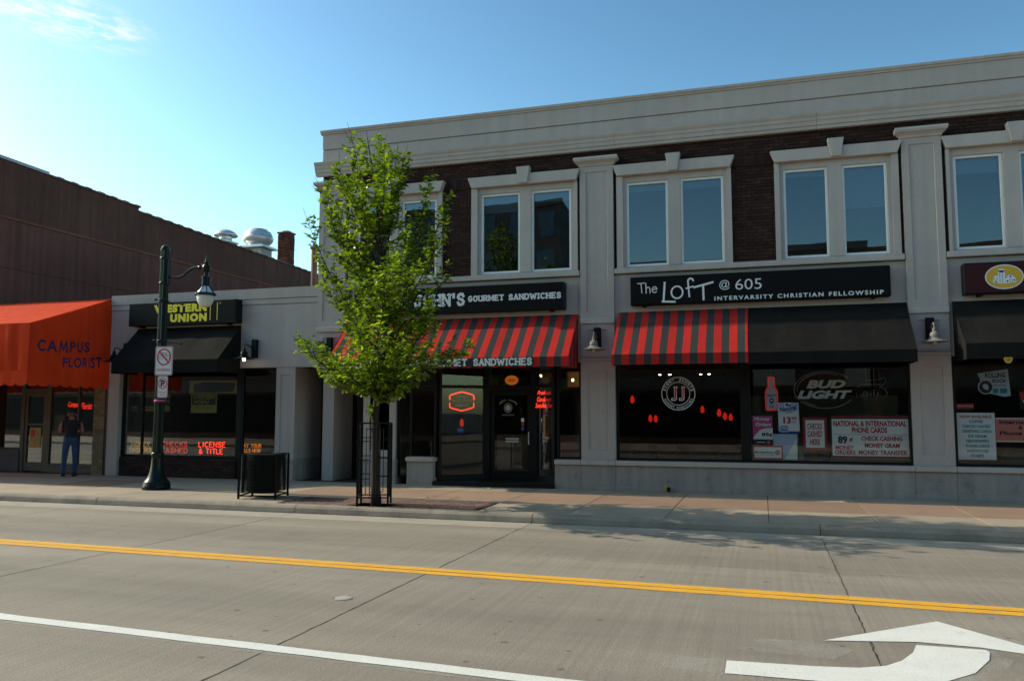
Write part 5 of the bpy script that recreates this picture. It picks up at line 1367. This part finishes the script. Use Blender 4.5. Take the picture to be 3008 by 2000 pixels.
for sg_ in (1, -1):
    s.tube([(bx_ - .31, y, bz_ + sg_ * .04), (bx_ - .31, y, bz_ + sg_ * .14), (bx_ - .25, y, bz_ + sg_ * .165), (bx_ - .10, y, bz_ + sg_ * .205), (bx_, y, bz_ + sg_ * .225), (bx_ + .10, y, bz_ + sg_ * .205), (bx_ + .25, y, bz_ + sg_ * .165), (bx_ + .31, y, bz_ + sg_ * .14), (bx_ + .31, y, bz_ + sg_ * .04)], .016, 6)
s.build('outline_tube', NEONRED, NB)
s = MB(); s.prism([(bx_ - .28, y + .02, bz_ - .13), (bx_, y + .02, bz_ - .20), (bx_ + .28, y + .02, bz_ - .13), (bx_ + .28, y + .02, bz_ + .13), (bx_, y + .02, bz_ + .20), (bx_ - .28, y + .02, bz_ + .13)], (0, .02, 0)); s.build('board', BLACKFRAME, NB)
s = MB(); f = Flat(s, (bx_, y + .015, bz_)); f.text('HOMEMADE', -.16, .10, .16, .14, 0, 1, .02); f.text('Fresh Baked', -.33, -.03, .35, .07, 1, 1, .0, .3, 1, .02); f.text('BREAD', -.17, -.13, .17, -.06, 0, 1, .04); s.build('lettering', [DIMWHITE, SALMON], NB)
# beer signs
PB = thing('neon_sign', 'tall red neon outlined bottle in the convenience shop window', 'neon sign', (.17, 17.68, 1.84), 'neon window signs')
s = MB(); y = 17.68; q = []
half = [(.0, 1.845), (.09, 1.845), (.115, 1.875), (.118, 2.23), (.06, 2.34), (.058, 2.505), (.05, 2.525), (0, 2.525)]
for u, z in half: q.append((.17 + u, y, z))
for u, z in half[::-1]: q.append((.17 - u, y, z))
s.tube(q, .013, 6); s.build('outline_tube', BOTTLERED, PB)
s = MB(); s.prism([(.17 + u * .85, y + .02, z * .97 + .06) for u, z in half[:-1]] + [(.17 - u * .85, y + .02, z * .97 + .06) for u, z in half[::-1][1:]], (0, .02, 0)); s.build('bottle', PALEBLUE, PB)
s = MB(); f = Flat(s, (.17, y + .018, 2.0)); f.text('SMIRNOFF', -.085, .13, .085, .165, 0, 1, .02); f.disk(0, .04, .045, .06, 0); f.disk(0, .045, .022, .03, 1, 2); f.text('ICE', -.04, -.10, .04, -.06, 0, 1, .02); s.build('label', [PAPERBLACK, PALEBLUE], PB)
s = MB(); s.tube([(.13, y, 2.52), (.11, y, 2.84)], .003, 4); s.tube([(.21, y, 2.52), (.19, y, 2.84)], .003, 4); s.build('hanging_chain', BLACKMETAL, PB)
BL = thing('neon_sign', 'unlit white oval beer sign with bold slanted capitals', 'neon sign', (1.2, 17.68, 1.88), 'neon window signs')
s = MB(); y = 17.68; f = Flat(s, (0, y, 0))
f.text('BUD', .855, 2.285, 1.60, 2.455, 0, 1, .05, .28); f.text('LIGHT', .67, 2.075, 1.715, 2.245, 0, 1, .05, .28); s.build('lettering', OFFWHITE, BL)
s = MB()
for (ru, rv, a0, a1) in ((.585, .375, 40, 205), (.525, .34, 60, 185), (.585, .375, 215, 330), (.52, .345, 218, 250)):
    s.tube([(1.20 + ru * math.cos(R(a0 + (a1 - a0) * i / 24)), y, 2.255 + rv * math.sin(R(a0 + (a1 - a0) * i / 24))) for i in range(25)], .006, 5)
s.build('oval_tube', DIMWHITE, BL)
B2 = thing('neon_sign', 'dark unlit beer neon tubing at the right of the oval beer sign', 'neon sign', (2.1, 17.68, 2.05), 'neon window signs')
s = MB(); f = Flat(s, (0, 17.68, 0)); f.strokes('LIGHT', 1.80, 2.08, 2.15, 2.19, 0, .02, tube=.004, rise=.06)
s.tube([(2.2, 17.68, 2.45), (2.32, 17.68, 2.50), (2.36, 17.68, 2.42), (2.28, 17.68, 2.33), (2.22, 17.68, 2.31), (2.33, 17.68, 2.27), (2.37, 17.68, 2.18), (2.32, 17.68, 2.10), (2.24, 17.68, 2.12), (2.2, 17.68, 2.2), (2.17, 17.68, 2.07), (2.07, 17.68, 2.06)], .005, 5)
s.tube([(1.83, 17.86, 2.30), (1.9, 17.86, 2.37), (2.30, 17.86, 2.36)], .005, 5); s.tube([(2.0, 17.86, 2.33), (2.0, 17.86, 2.7)], .004, 4); s.tube([(2.15, 17.86, 2.33), (2.15, 17.86, 2.7)], .004, 4); s.tube([(2.0, 17.86, 2.45), (2.2, 17.86, 2.45)], .005, 4); s.build('tubing', DIMWHITE, B2)
RRk = thing('neon_sign', 'unlit green and white beer badge in the right edge window', 'neon sign', (4.22, 17.68, 2.1), 'neon window signs')
s = MB(); y = 17.68
s.prism([(3.98, y, 2.55), (4.50, y, 2.63), (4.53, y, 2.12), (4.42, y, 2.10), (4.20, y, 2.16), (4.05, y, 2.22), (4.02, y, 2.45)], (0, .03, 0), 0)
s.lathe((0, 0, 0), [(.001, -50)], 3) if False else None
f = Flat(s, (4.11, y, 2.29)); f.disk(0, 0, .135, .14, 0, 1); f.disk(0, 0, .115, .12, 1, 2); f.poly([(-.03, -.04), (.04, -.06), (.05, .0), (.03, .05), (-.03, .06), (-.06, .02), (-.04, -.01)], 0, 3)
f = Flat(s, (4.05, y, 2.2)); f.text('ROLLING', .06, .26, .40, .36, 1, 1, .03, 0, 1, .01); f.text('ROCK', .18, .17, .42, .24, 1, 1, .03); f.text('Extra Pale', .2, .10, .4, .14, 1, 1); f.rect(.18, -.03, .27, .06, 2, 1); f.rect(.30, -.03, .42, .06, 2, 1)
s.build('badge', [PALEBLUE, PAPERBLACK, TEAL], RRk)
s = MB(); s.tube([(4.06, y, 2.6), (4.10, y, 2.85)], .003, 4); s.tube([(4.4, y, 2.6), (4.36, y, 2.85)], .003, 4); s.build('hanging_chain', BLACKMETAL, RRk)

def poster(label, x0, x1, z0, z1, m, draw, mats, y=17.628, name='poster', slant=0.0):
    s = MB(); s.box(0, x1 - x0, 0, .004, 0, z1 - z0, 0)
    f = Flat(s, (0, 0, 0)); draw(f, x1 - x0, z1 - z0)
    for v in s.v:
        v.x, v.z = v.x - slant * v.z, v.z
    o0 = Vector((x0, y, z0)); s.v = [v + o0 for v in s.v]
    return s.build(name, [m] + mats, org=(x0, y, z0), label=label, cat='poster', group='posters in the shop windows')
def d1(f, w, h):
    f.rect(0, h * .2, w, h, 1); f.poly([(w * .0, h * .19), (w, h * .19), (w, h * .58), (w * .62, h * .57), (w * .35, h * .50), (w * .12, h * .33)], 0, 2)
    f.text('Money', w * .07, h * .80, w * .90, h * .96, 0, 3, .03, .2); f.text('Orders', w * .14, h * .64, w * .92, h * .77, 0, 3, .03, .2); f.text('89\u00a2', w * .45, h * .27, w * .97, h * .42, 2, 3, .03)
    f.rect(0, 0, w, h * .19, 2, 2); f.disk(w * .78, h * .09, w * .09, w * .09, 1, 3); f.rect(w * .2, h * .08, w * .62, h * .10, 0, 3)
poster('pink MONEY ORDERS 89 cents poster at the left of the convenience shop window', -.22, .175, 1.135, 1.73, PAPER, d1, [PAPERPINK, PAPERBLACK])
def d2(f, w, h):
    f.rect(0, h * .75, w * .3, h, 2); f.rect(w * .62, h * .75, w, h, 2); f.text('Natural', w * .07, h * .67, w * .92, h * .83, 1, 2, .04, .25, 1, h * .11); f.text('LIGHT', w * .36, h * .63, w * .93, h * .69, 3, 2, .03, .2, 1, h * .09)
    f.disk(w * .45, h * .93, w * .07, h * .05, 1, 2); f.disk(w * .58, h * .90, w * .06, h * .04, 1, 2)
    f.text('13', w * .24, h * .31, w * .60, h * .53, 3, 2, .04); f.text('99', w * .63, h * .42, w * .88, h * .53, 3, 2, .03); f.rect(w * .65, h * .37, w * .87, h * .385, 1, 2); f.rect(w * .65, h * .33, w * .82, h * .345, 1, 2)
    f.rect(0, 0, w, h * .06, 1, 2); f.poly([(w * .04, h * .03), (w * .47, h * .03), (w * .47, h * .22), (w * .40, h * .26), (w * .10, h * .24), (w * .04, h * .20)], 2, 3); f.text('Natural', w * .1, h * .08, w * .42, h * .14, 1, 4, .03); f.rect(w * .04, h * .20, w * .47, h * .215, 1, 4)
poster('white and blue beer price poster reading 13.99', .295, .70, 1.38, 2.0, PAPER, d2, [PAPERBLUE, PALEBLUE, PAPERRED], slant=.015)
def d3(f, w, h):
    f.rect(0, 0, w, h, 1); f.rect(.025, .03, w - .025, h - .03, 0, 2); f.text('MoneyGram', w * .07, h * .42, w * .72, h * .60, 2, 3, .03); f.rect(w * .25, h * .33, w * .72, h * .35, 2, 3); f.disk(w * .83, h * .52, h * .175, h * .175, 1, 3); f.ring(w * .83, h * .52, h * .11, h * .11, .01, 0, 4)
poster('red bordered white MoneyGram poster at the bottom of the window', -.225, .36, .84, 1.12, PAPER, d3, [PAPERRED, PAPERBLACK])
poster('blank white sheet behind the red bordered poster', .18, .645, .84, 1.36, PALEBLUE, lambda f, w, h: f.poly([(w * .45, 0), (w, 0), (w, h * .85)], 1), [PAPER], y=17.64)
def d4(f, w, h):
    f.rect(0, 0, w, h, 1); f.rect(.035, .04, w - .035, h - .04, 2, 2); f.rect(.045, .05, w - .045, h - .05, 0, 3)
    for t, a, b, c in (('CHECKS', .18, .80, .64), ('CASHED', .18, .80, .405), ('HERE', .27, .70, .16)): f.text(t, w * a, h * c, w * b, h * (c + .185), 1, 4, .025)
poster('white CHECKS CASHED HERE poster with red border', .765, 1.215, 1.04, 1.695, PAPER, d4, [PAPERRED, PAPERBLACK])
def d5(f, w, h):
    f.rect(0, 0, w, h, 2); f.rect(.012, h - .055, w - .012, h - .03, 1, 2); f.rect(.012, .02, w - .012, .04, 1, 2); f.rect(.02, .075, w - .02, h - .085, 0, 2)
    H0, H1 = .075, h - .085; hh = H1 - H0
    def tx(t, a, b, c, d, m=1, bo=.04): f.text(t, w * a, H0 + hh * c, w * b, H0 + hh * d, m, 3, bo)
    tx('NATIONAL & INTERNATIONAL', .035, .965, .80, .955, 1, .04); tx('PHONE CARDS', .27, .72, .62, .78)
    f.rect(w * .04, H0 + hh * .575, w * .97, H0 + hh * .583, 2, 3); tx('89', .09, .21, .33, .54, 2, .04); tx('\u00a2', .235, .285, .37, .51, 1, .03); tx('CHECK CASHING', .39, .91, .415, .54); tx('MONEY GRAM', .43, .87, .225, .35); tx('MONEY', .055, .295, .17, .28); tx('ORDERS', .045, .31, .04, .16); tx('MONEY TRANSFER', .35, .965, .04, .165)
poster('large white phone cards and check cashing board with red capitals', 1.29, 2.735, .86, 1.755, PAPER, d5, [PAPERRED, PAPERBLACK], name='price_board')
def d6(f, w, h):
    rows = [('NOW AVAILABLE:', .08, .93, 2), ('COFFEE', .32, .68, 1), ('CHECKS CASHED', .13, .88, 1), ('GREETING CARDS', .13, .90, 1), ('ICE CREAM', .28, .76, 1), ('NEWSPAPERS', .22, .82, 1), ('PHONE CARDS', .20, .83, 1), ('SANDWICHES', .22, .80, 1), ('STAMPS', .33, .67, 1)]
    for i, (t, a, b, m) in enumerate(rows): f.text(t, w * a, h * (.885 - i * .104), w * b, h * (.95 - i * .104), m, 1, .03)
poster('white NOW AVAILABLE list in teal capitals at the right edge', 3.575, 4.225, .90, 1.795, PAPER, d6, [TEAL, PAPERRED])
def d7(f, w, h):
    f.rect(0, .02, w, h - .02, 1)
    for t, a, b, c in (('International', .05, .62, .74), ('& U.S.', .30, .50, .52), ('Phone Cards', .05, .66, .28), ('Here', .36, .55, .06)): f.text(t, w * a, h * c, w * b, h * (c + .17), 2, 2, .03)
poster('salmon INTERNATIONAL PHONE CARDS poster cut off by the right edge', 4.235, 5.5, 1.245, 1.70, PAPER, d7, [SALMON, NAVY])
poster('small red MONEY ORDERS sticker above the teal list', 3.575, 3.875, 1.835, 1.975, PAPERBLACK, lambda f, w, h: (f.rect(0, h * .3, w, h, 1), f.text('Money Orders', w * .06, h * .5, w * .94, h * .75, 2, 2, .02, .2)), [PAPERRED, PAPER])
poster('faint dark money decal low in the right edge window', 4.29, 4.95, .90, 1.05, PAPERBLACK, lambda f, w, h: f.text('MoneyGram', .02, .03, w * .95, h * .8, 1, 1, .0, .2), [DARKTUBE])
poster('red and white cone shaped poster at the right picture edge', 4.66, 4.95, 1.86, 2.22, PAPERBLACK, lambda f, w, h: (f.poly([(0, h * .9), (w, h * .95), (w, h * .5), (w * .12, h * .45)], 1), f.poly([(w * .15, h * .45), (w, h * .5), (w * .7, 0)], 2)), [PAPERRED, PAPER], y=17.64)
poster('red topped sandwich photo poster right of the sandwich shop door', -4.80, -4.52, 1.18, 1.87, BURGER, lambda f, w, h: (f.rect(0, h * .80, w, h, 1), f.text('SUBS', w * .2, h * .86, w * .8, h * .94, 2, 2, .02), f.rect(0, 0, w, h * .06, 1), f.disk(w * .5, h * .55, w * .35, h * .2, 3, 1)), [PAPERRED, DIMWHITE, OLIVE], y=17.98)
poster('blue notice hanging in the bread badge window', -7.03, -6.86, 1.30, 1.44, PAPERBLUE, lambda f, w, h: f.text('NOW', w * .1, h * .3, w * .9, h * .7, 1, 1, .02), [PALEBLUE], y=18.35)
poster('yellow and black money transfer poster turned inward in the black awning window', -14.14, -13.32, 1.76, 2.28, PAPERBLACK, lambda f, w, h: (f.rect(.02, .02, w - .02, h - .02, 1), f.rect(.05, h * .42, w - .05, h - .04, 0, 2), f.text('WESTERN', w * .93, h * .70, w * .13, h * .90, 1, 3, .03), f.text('UNION', w * .68, h * .47, w * .13, h * .66, 1, 3, .03), f.text('agent', w * .8, h * .22, w * .2, h * .32, 0, 3)), [OLIVE], y=17.68)
poster('yellow lettered money transfer decal left of the lamp post', -15.82, -14.86, 1.80, 2.28, ROOMDARK, lambda f, w, h: (f.text('WESTERN', w * .15, h * .75, w * .95, h * .97, 1, 1, .03), f.text('UNION', w * .40, h * .48, w * .95, h * .70, 1, 1, .03), f.rect(w * .06, .02, w * .98, .15, 1), f.text('the fastest way', w * .2, .06, w * .85, .12, 0, 2)), [OLIVE], y=17.80)
poster('small yellow square sticker beside the money transfer decal', -16.10, -15.93, 1.82, 1.95, OLIVE, lambda f, w, h: f.rect(.02, .03, w - .02, .05, 1), [PAPERBLACK], y=17.80)
poster('olive banner under the ceiling of the black awning window', -14.45, -12.85, 2.27, 2.62, PAPERBLACK, lambda f, w, h: (f.rect(0, 0, w, h, 1), f.poly([(w * .1, h * .1), (w * .85, h * .15), (w * .9, h * .8), (w * .3, h * .9), (w * .08, h * .7)], 0, 2)), [OLIVE], y=18.0)
poster('pale framed notice behind the man at the florist', -19.0, -18.62, 1.21, 1.71, OLIVE, lambda f, w, h: (f.rect(.03, .03, w - .03, h - .03, 1), f.disk(w * .5, h * .5, .08, .1, 2, 2)), [FARPALE, SALMON], y=18.08)

# ------------------------------------------------------------------ things inside the sandwich shop
def pendant(x, y, z, label):
    o = thing('pendant_lamp', label, 'pendant lamp', (x, y, z), 'red pendant lamps')
    s = MB(); s.lathe((x, y, z), [(.012, .10), (.03, .08), (.05, .02), (.055, -.03), (.04, -.08), (.012, -.10)], 14); s.build('shade', PENDRED, o, smooth=True)
    s = MB(); s.tube([(x, y, z + .10), (x, y, 2.94)], .006, 4); s.build('cord', BLACKMETAL, o)
pendant(-3.22, 21, 2.13, 'red pendant lamp at the far left of the dining room window')
pendant(-3.03, 23, 1.63, 'red pendant lamp, left of the close pair seen below the round decal')
pendant(-2.88, 23, 1.62, 'red pendant lamp, right of the close pair seen below the round decal')
pendant(-1.60, 23, 1.88, 'single small red pendant lamp right of the round decal')
pendant(-1.08, 21.5, 1.79, 'largest red pendant lamp of the row at the right of the dining room')
pendant(-.98, 22.5, 1.70, 'middle red pendant lamp of the row at the right of the dining room')
pendant(-.86, 23.2, 1.67, 'last red pendant lamp of the row at the right of the dining room')
pendant(-7.72, 20.5, 1.52, 'red pendant lamp seen below the bread badge')
TL = thing('track_light', 'row of small warm track spotlights near the dining room ceiling', 'track light', (-1.9, 20.5, 2.8))
s = MB(); s.tube([(-2.9, 20.5, 2.86), (-1.0, 20.5, 2.86)], .012, 6); s.build('rail', BLACKMETAL, TL)
for x_ in (-2.45, -2.2, -1.45, -1.25):
    s = MB(); s.lathe((x_, 20.5, 2.74), [(.05, 0), (.045, .06), (.02, .09)], 10); hd_ = s.build('spot_head', BLACKMETAL, TL)
    s = MB(); s.lathe((x_, 20.5, 2.72), [(.006, 0), (.028, .008), (.03, .018)], 10); s.build('bulb', SPOT, hd_)
def chair(x, y, a, label):
    o = thing('chair', label, 'chair', (x, y, .17), 'dining room chairs')
    ca_, sa_ = math.cos(a), math.sin(a)
    def T(mb): mb.v = [Vector((x + v.x * ca_ - v.y * sa_, y + v.x * sa_ + v.y * ca_, v.z + .17)) for v in mb.v]; return mb
    T(MB().box(-.2, .2, -.2, .2, .43, .47)).build('seat', WOOD, o)
    for u, v in ((-.18, -.18), (.18, -.18)): T(MB().box(u - .018, u + .018, v - .018, v + .018, 0, .92)).build('leg', WOOD, o)
    for u, v in ((-.18, .18), (.18, .18)): T(MB().box(u - .018, u + .018, v - .018, v + .018, 0, .43)).build('leg', WOOD, o)
    s = MB(); s.box(-.17, .17, -.195, -.17, .80, .92); s.box(-.17, .17, -.19, -.175, .62, .68); T(s).build('backrest', WOOD, o)
for i, x in enumerate((-2.65, -2.05, -1.35, -.75)):
    chair(x, 18.45, 0, ('wooden chair nearest the pilaster in the dining room', 'second wooden chair from the pilaster in the dining room', 'third wooden chair from the pilaster in the dining room', 'wooden chair beside the black window post in the dining room')[i])
for i, x in enumerate((-2.35, -1.05)):
    o = thing('dining_table', ('dining table at the left of the dining room window', 'dining table at the right of the dining room window')[i], 'table', (x, 18.9, .17), 'dining tables')
    MB().box(x - .5, x + .5, 18.62, 19.25, .90, .94).build('table_top', WOOD, o, bevel=.01); s = MB(); s.lathe((x, 18.93, .17), [(.25, 0), (.25, .02), (.04, .05), (.04, .73)], 12); s.build('pedestal', BLACKMETAL, o)
# menu pictures and round lit sign over the counter
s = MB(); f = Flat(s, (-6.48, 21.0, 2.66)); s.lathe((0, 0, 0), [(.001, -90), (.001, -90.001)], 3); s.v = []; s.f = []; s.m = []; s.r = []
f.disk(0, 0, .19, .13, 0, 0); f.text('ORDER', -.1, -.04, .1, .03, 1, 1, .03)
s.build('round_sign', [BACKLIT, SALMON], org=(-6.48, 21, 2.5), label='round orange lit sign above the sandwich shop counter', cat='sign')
for x0, x1, z0, z1, lb in ((-5.80, -5.34, 2.56, 2.87, 'framed food picture above the sandwich shop door'), (-4.95, -4.50, 2.44, 2.88, 'framed food picture at the right of the sandwich shop')):
    o = thing('picture', lb, 'picture', (x0, 21, z0), 'framed food pictures')
    MB().box(x0, x1, 21, 21.03, z0, z1).build('frame', WOOD, o); s = MB(); f = Flat(s, (x0, 20.995, z0)); f.rect(.03, .03, x1 - x0 - .03, z1 - z0 - .03, 0); f.disk((x1 - x0) / 2, (z1 - z0) / 2, .14, .09, 1, 2); s.build('print', [BURGER, OLIVE], o)
    s = MB(); s.lathe((x0 + .25, 20.6, z0 + .16), [(.02, 0), (.03, .03), (.02, .06)], 8); s.build('spot_lamp', SPOT, o)
o = thing('counter', 'sandwich counter with an orange oval emblem', 'counter', (-5, 20.2, .17)); MB().box(-6.6, -3.9, 20.1, 20.6, .17, 1.22).build('body', ROOMPALE, o); s = MB(); f = Flat(s, (-4.75, 20.09, .93)); f.disk(0, 0, .30, .22, 0, 1); s.build('emblem', SALMON, o)
# shelf with goods in the convenience shop
o = thing('goods_shelf', 'low shelf of coloured goods behind the check cashing posters', 'shelf', (1.2, 18.4, .17)); s = MB()
for z in (.45, .80, 1.15): s.box(-.2, 2.7, 18.3, 18.6, z, z + .02)
for x in (-.2, 1.2, 2.68): s.box(x, x + .02, 18.3, 18.6, .17, 1.3)
s.build('rack', GREYMETAL, o)
gm = [PAPERRED, PAPERBLUE, OCHRE, PAPER, TEAL, SALMON]
for z in (.82, 1.17):
    x = -.15
    while x < 2.6:
        ww = RNG.uniform(.07, .16)
        if abs(x - 1.2) > .1: MB().box(x, x + ww - .01, 18.34, 18.5, z, z + RNG.uniform(.12, .26)).build('packet', RNG.choice(gm), o)
        x += ww
MB().box(-.3, 3.0, 20.8, 20.9, .17, 2.2).build('tall_shelf', ROOMPALE, org=(1.3, 20.8, .17), label='pale tall shelf at the back of the convenience shop', cat='shelf')

# ------------------------------------------------------------------ man at the florist window (seen from behind)
PX, PY = -17.22, 16.95
PM = thing('person', 'man from behind in black sleeveless shirt, cap and blue jeans looking into the florist window', 'person', (PX, PY, ZW))
V_ = {}
def J(n, x, y, z, r): V_[n] = (Vector((PX + x, PY + y, ZW + z)), r)
J('pel', 0, 0, .95, .15); J('waist', 0, .01, 1.10, .145); J('chest', 0, .02, 1.28, .165); J('neckb', .0, .04, 1.44, .085); J('neck', 0, .06, 1.50, .055); J('head', -.01, .085, 1.60, .082); J('top', -.01, .08, 1.69, .075)
J('shl', -.19, .03, 1.40, .07); J('ell', -.27, .06, 1.15, .048); J('wrl', -.20, .30, 1.14, .032); J('hal', -.15, .38, 1.17, .03)
J('shr', .19, .03, 1.40, .07); J('elr', .26, .05, 1.14, .048); J('wrr', .15, .30, 1.16, .032); J('har', .08, .38, 1.19, .03)
J('hpl', -.10, 0, .88, .105); J('knl', -.13, .03, .50, .075); J('anl', -.15, -.01, .09, .055); J('tol', -.17, .14, .045, .04)
J('hpr', .10, 0, .88, .105); J('knr', .12, .03, .50, .075); J('anr', .11, -.02, .09, .055); J('tor', .11, .14, .045, .04)
names = list(V_); ed = [('pel', 'waist'), ('waist', 'chest'), ('chest', 'neckb'), ('neckb', 'neck'), ('neck', 'head'), ('head', 'top'), ('chest', 'shl'), ('shl', 'ell'), ('ell', 'wrl'), ('wrl', 'hal'), ('chest', 'shr'), ('shr', 'elr'), ('elr', 'wrr'), ('wrr', 'har'), ('pel', 'hpl'), ('hpl', 'knl'), ('knl', 'anl'), ('anl', 'tol'), ('pel', 'hpr'), ('hpr', 'knr'), ('knr', 'anr'), ('anr', 'tor')]
for sd, sg_ in (('l', 1), ('r', -1)):        # fingers
    hp = V_['ha' + sd][0] - Vector((PX, PY, ZW))
    for i in range(4):
        J('f%d%s' % (i, sd), hp.x + sg_ * (.035), hp.y + .055 - abs(i - 1.5) * .008, hp.z + .03 - .02 * i, .009); ed.append(('ha' + sd, 'f%d%s' % (i, sd)))
        J('g%d%s' % (i, sd), hp.x + sg_ * (.065), hp.y + .045, hp.z + .025 - .02 * i, .008); ed.append(('f%d%s' % (i, sd), 'g%d%s' % (i, sd)))
    J('t' + sd, hp.x + sg_ * .02, hp.y - .005, hp.z + .05, .010); ed.append(('wr' + sd, 't' + sd))
names = list(V_)
me = bpy.data.meshes.new('body'); me.from_pydata([V_[n][0] - ORG[PM] for n in names], [(names.index(a), names.index(b)) for a, b in ed], [])
body = bpy.data.objects.new('body', me); COL.objects.link(body); body.parent = PM; ORG[body] = ORG[PM]
sk = body.modifiers.new('skin', 'SKIN')
for i, n in enumerate(names):
    d = me.skin_vertices[0].data[i]; r_ = V_[n][1]
    d.radius = (r_, r_ * (.72 if n in ('chest', 'waist', 'pel') else 1.0)); d.use_root = (n == 'pel')
sub = body.modifiers.new('sub', 'SUBSURF'); sub.levels = 2; sub.render_levels = 2
dg = bpy.context.evaluated_depsgraph_get(); dg.update()
m2 = bpy.data.meshes.new_from_object(body.evaluated_get(dg))
body.modifiers.clear(); body.data = m2
m2.materials.clear()
for q in (SKIN, SHIRT, JEANS, SHOE): m2.materials.append(q)
for p in m2.polygons:
    c = p.center; x, z = c.x, c.z; p.use_smooth = True
    if z < .085: k_ = 3
    elif z < 1.0: k_ = 2
    elif z < 1.46 and abs(x) < .22 and not (c.y > .16): k_ = 1
    else: k_ = 0
    if z > .085 and z < 1.0 and c.y > .2: k_ = 0
    p.material_index = k_
s = MB(); hc = V_['top'][0]
s.lathe((hc.x, hc.y - .0, hc.z - .035), [(.108, -.03), (.112, 0), (.105, .05), (.075, .088), (.02, .10)], 18); s.prism([(hc.x - .085, hc.y + .07, hc.z - .06), (hc.x + .085, hc.y + .07, hc.z - .06), (hc.x + .06, hc.y + .19, hc.z - .07), (hc.x - .06, hc.y + .19, hc.z - .07)], (0, 0, .014)); s.build('cap', SHIRT, PM, smooth=False)
s = MB(); s.lathe((hc.x, hc.y - .015, hc.z - .14), [(.07, -.02), (.098, .03), (.103, .08), (.10, .09)], 16); s.build('hair', WOOD, PM, smooth=True)
s = MB()
for sg_ in (-1, 1): s.lathe((hc.x + sg_ * .098, hc.y + .005, hc.z - .115), [(.006, -.03), (.016, -.015), (.018, .01), (.006, .03)], 8)
s.build('ears', SKIN, PM)
s = MB(); hd = V_['head'][0]
s.prism([(hd.x - .012, hd.y + .085, hd.z - .01), (hd.x + .012, hd.y + .085, hd.z - .01), (hd.x, hd.y + .085, hd.z + .04)], (0, .025, -.004)); s.build('nose', SKIN, PM)
s = MB()
for sg_ in (-1, 1): s.lathe((hd.x + sg_ * .033, hd.y + .083, hd.z + .045), [(.003, -.008), (.011, 0), (.003, .008)], 8)
s.box(hd.x - .025, hd.x + .025, hd.y + .082, hd.y + .09, hd.z - .045, hd.z - .037); s.build('eyes_and_mouth', SHOE, PM)
for sd in 'lr':
    a = V_['an' + sd][0]; b = V_['to' + sd][0]; s = MB(); ang = (b - a).xy.normalized(); n_ = Vector((-ang.y, ang.x))
    out = []
    for u, w2 in ((-.09, .03), (-.06, .045), (.05, .05), (.15, .052), (.19, .03)): out.append((u, w2))
    pl = [(a.x + ang.x * u + n_.x * w2, a.y + ang.y * u + n_.y * w2) for u, w2 in out] + [(a.x + ang.x * u - n_.x * w2, a.y + ang.y * u - n_.y * w2) for u, w2 in out[::-1]]
    s.prism([(x, y, ZW + .001) for x, y in pl], (0, 0, .075)); s.build('shoe', SHOE, PM, bevel=.012)
    s = MB(); 
PM.rotation_euler.z = R(38)
# ------------------------------------------------------------------ small things
o = thing('hose_bib', 'wall tap with brass padlock low on the plinth below the round decal', 'tap', (-1.97, 17.42, .16))
s = MB(); s.tube([(-1.97, 17.43, .37), (-1.97, 17.34, .37), (-1.97, 17.32, .33)], .018, 8); s.lathe((-1.97, 17.36, .385), [(.008, 0), (.008, .03), (.035, .035), (.035, .045), (.008, .05)], 10); s.build('spout', GREYMETAL, o)
s = MB(); s.box(-2.02, -1.97, 17.37, 17.40, .16, .23); s.tube([(-2.01, 17.385, .23), (-2.01, 17.385, .27), (-1.98, 17.385, .27), (-1.98, 17.385, .23)], .006, 6); s.build('padlock', BRASS, o)
MB().box(-1.955, -1.90, 17.36, 17.42, .15, .24).build('valve_box', BLACKMETAL, o)
def scrap(x, y, w_, m, label, k):
    r_ = random.Random(k); s = MB(); n = 7; c = Vector((x, y, ZW + .012))
    vs = [c + Vector((0, 0, .012))] + [c + Vector((w_ * math.cos(6.283 * i / n) * r_.uniform(.6, 1.1), w_ * .6 * math.sin(6.283 * i / n) * r_.uniform(.6, 1.1), r_.uniform(-.008, .02))) for i in range(n)]
    s.add(vs, [(0, 1 + i, 1 + (i + 1) % n) for i in range(n)]); s.build('litter_scrap', m, org=(x, y, ZW), label=label, cat='litter', group='scraps on the sidewalk')
scrap(-6.23, 14.75, .055, SALMON, 'orange scrap lying on the sidewalk right of the tree', 1)
scrap(-6.05, 14.05, .05, OCHRE, 'yellow leaf scrap on the pavers nearest the tree guard', 2)
scrap(-5.30, 14.15, .05, OLIVE, 'olive leaf scrap at the right end of the dark pavers', 3)
scrap(-5.75, 16.9, .07, PAPER, 'white paper scrap below the sandwich shop step', 4)
scrap(-9.0, 17.6, .12, PAPERPINK, 'pale crumpled bag behind the tree guard by the loft entry', 5)
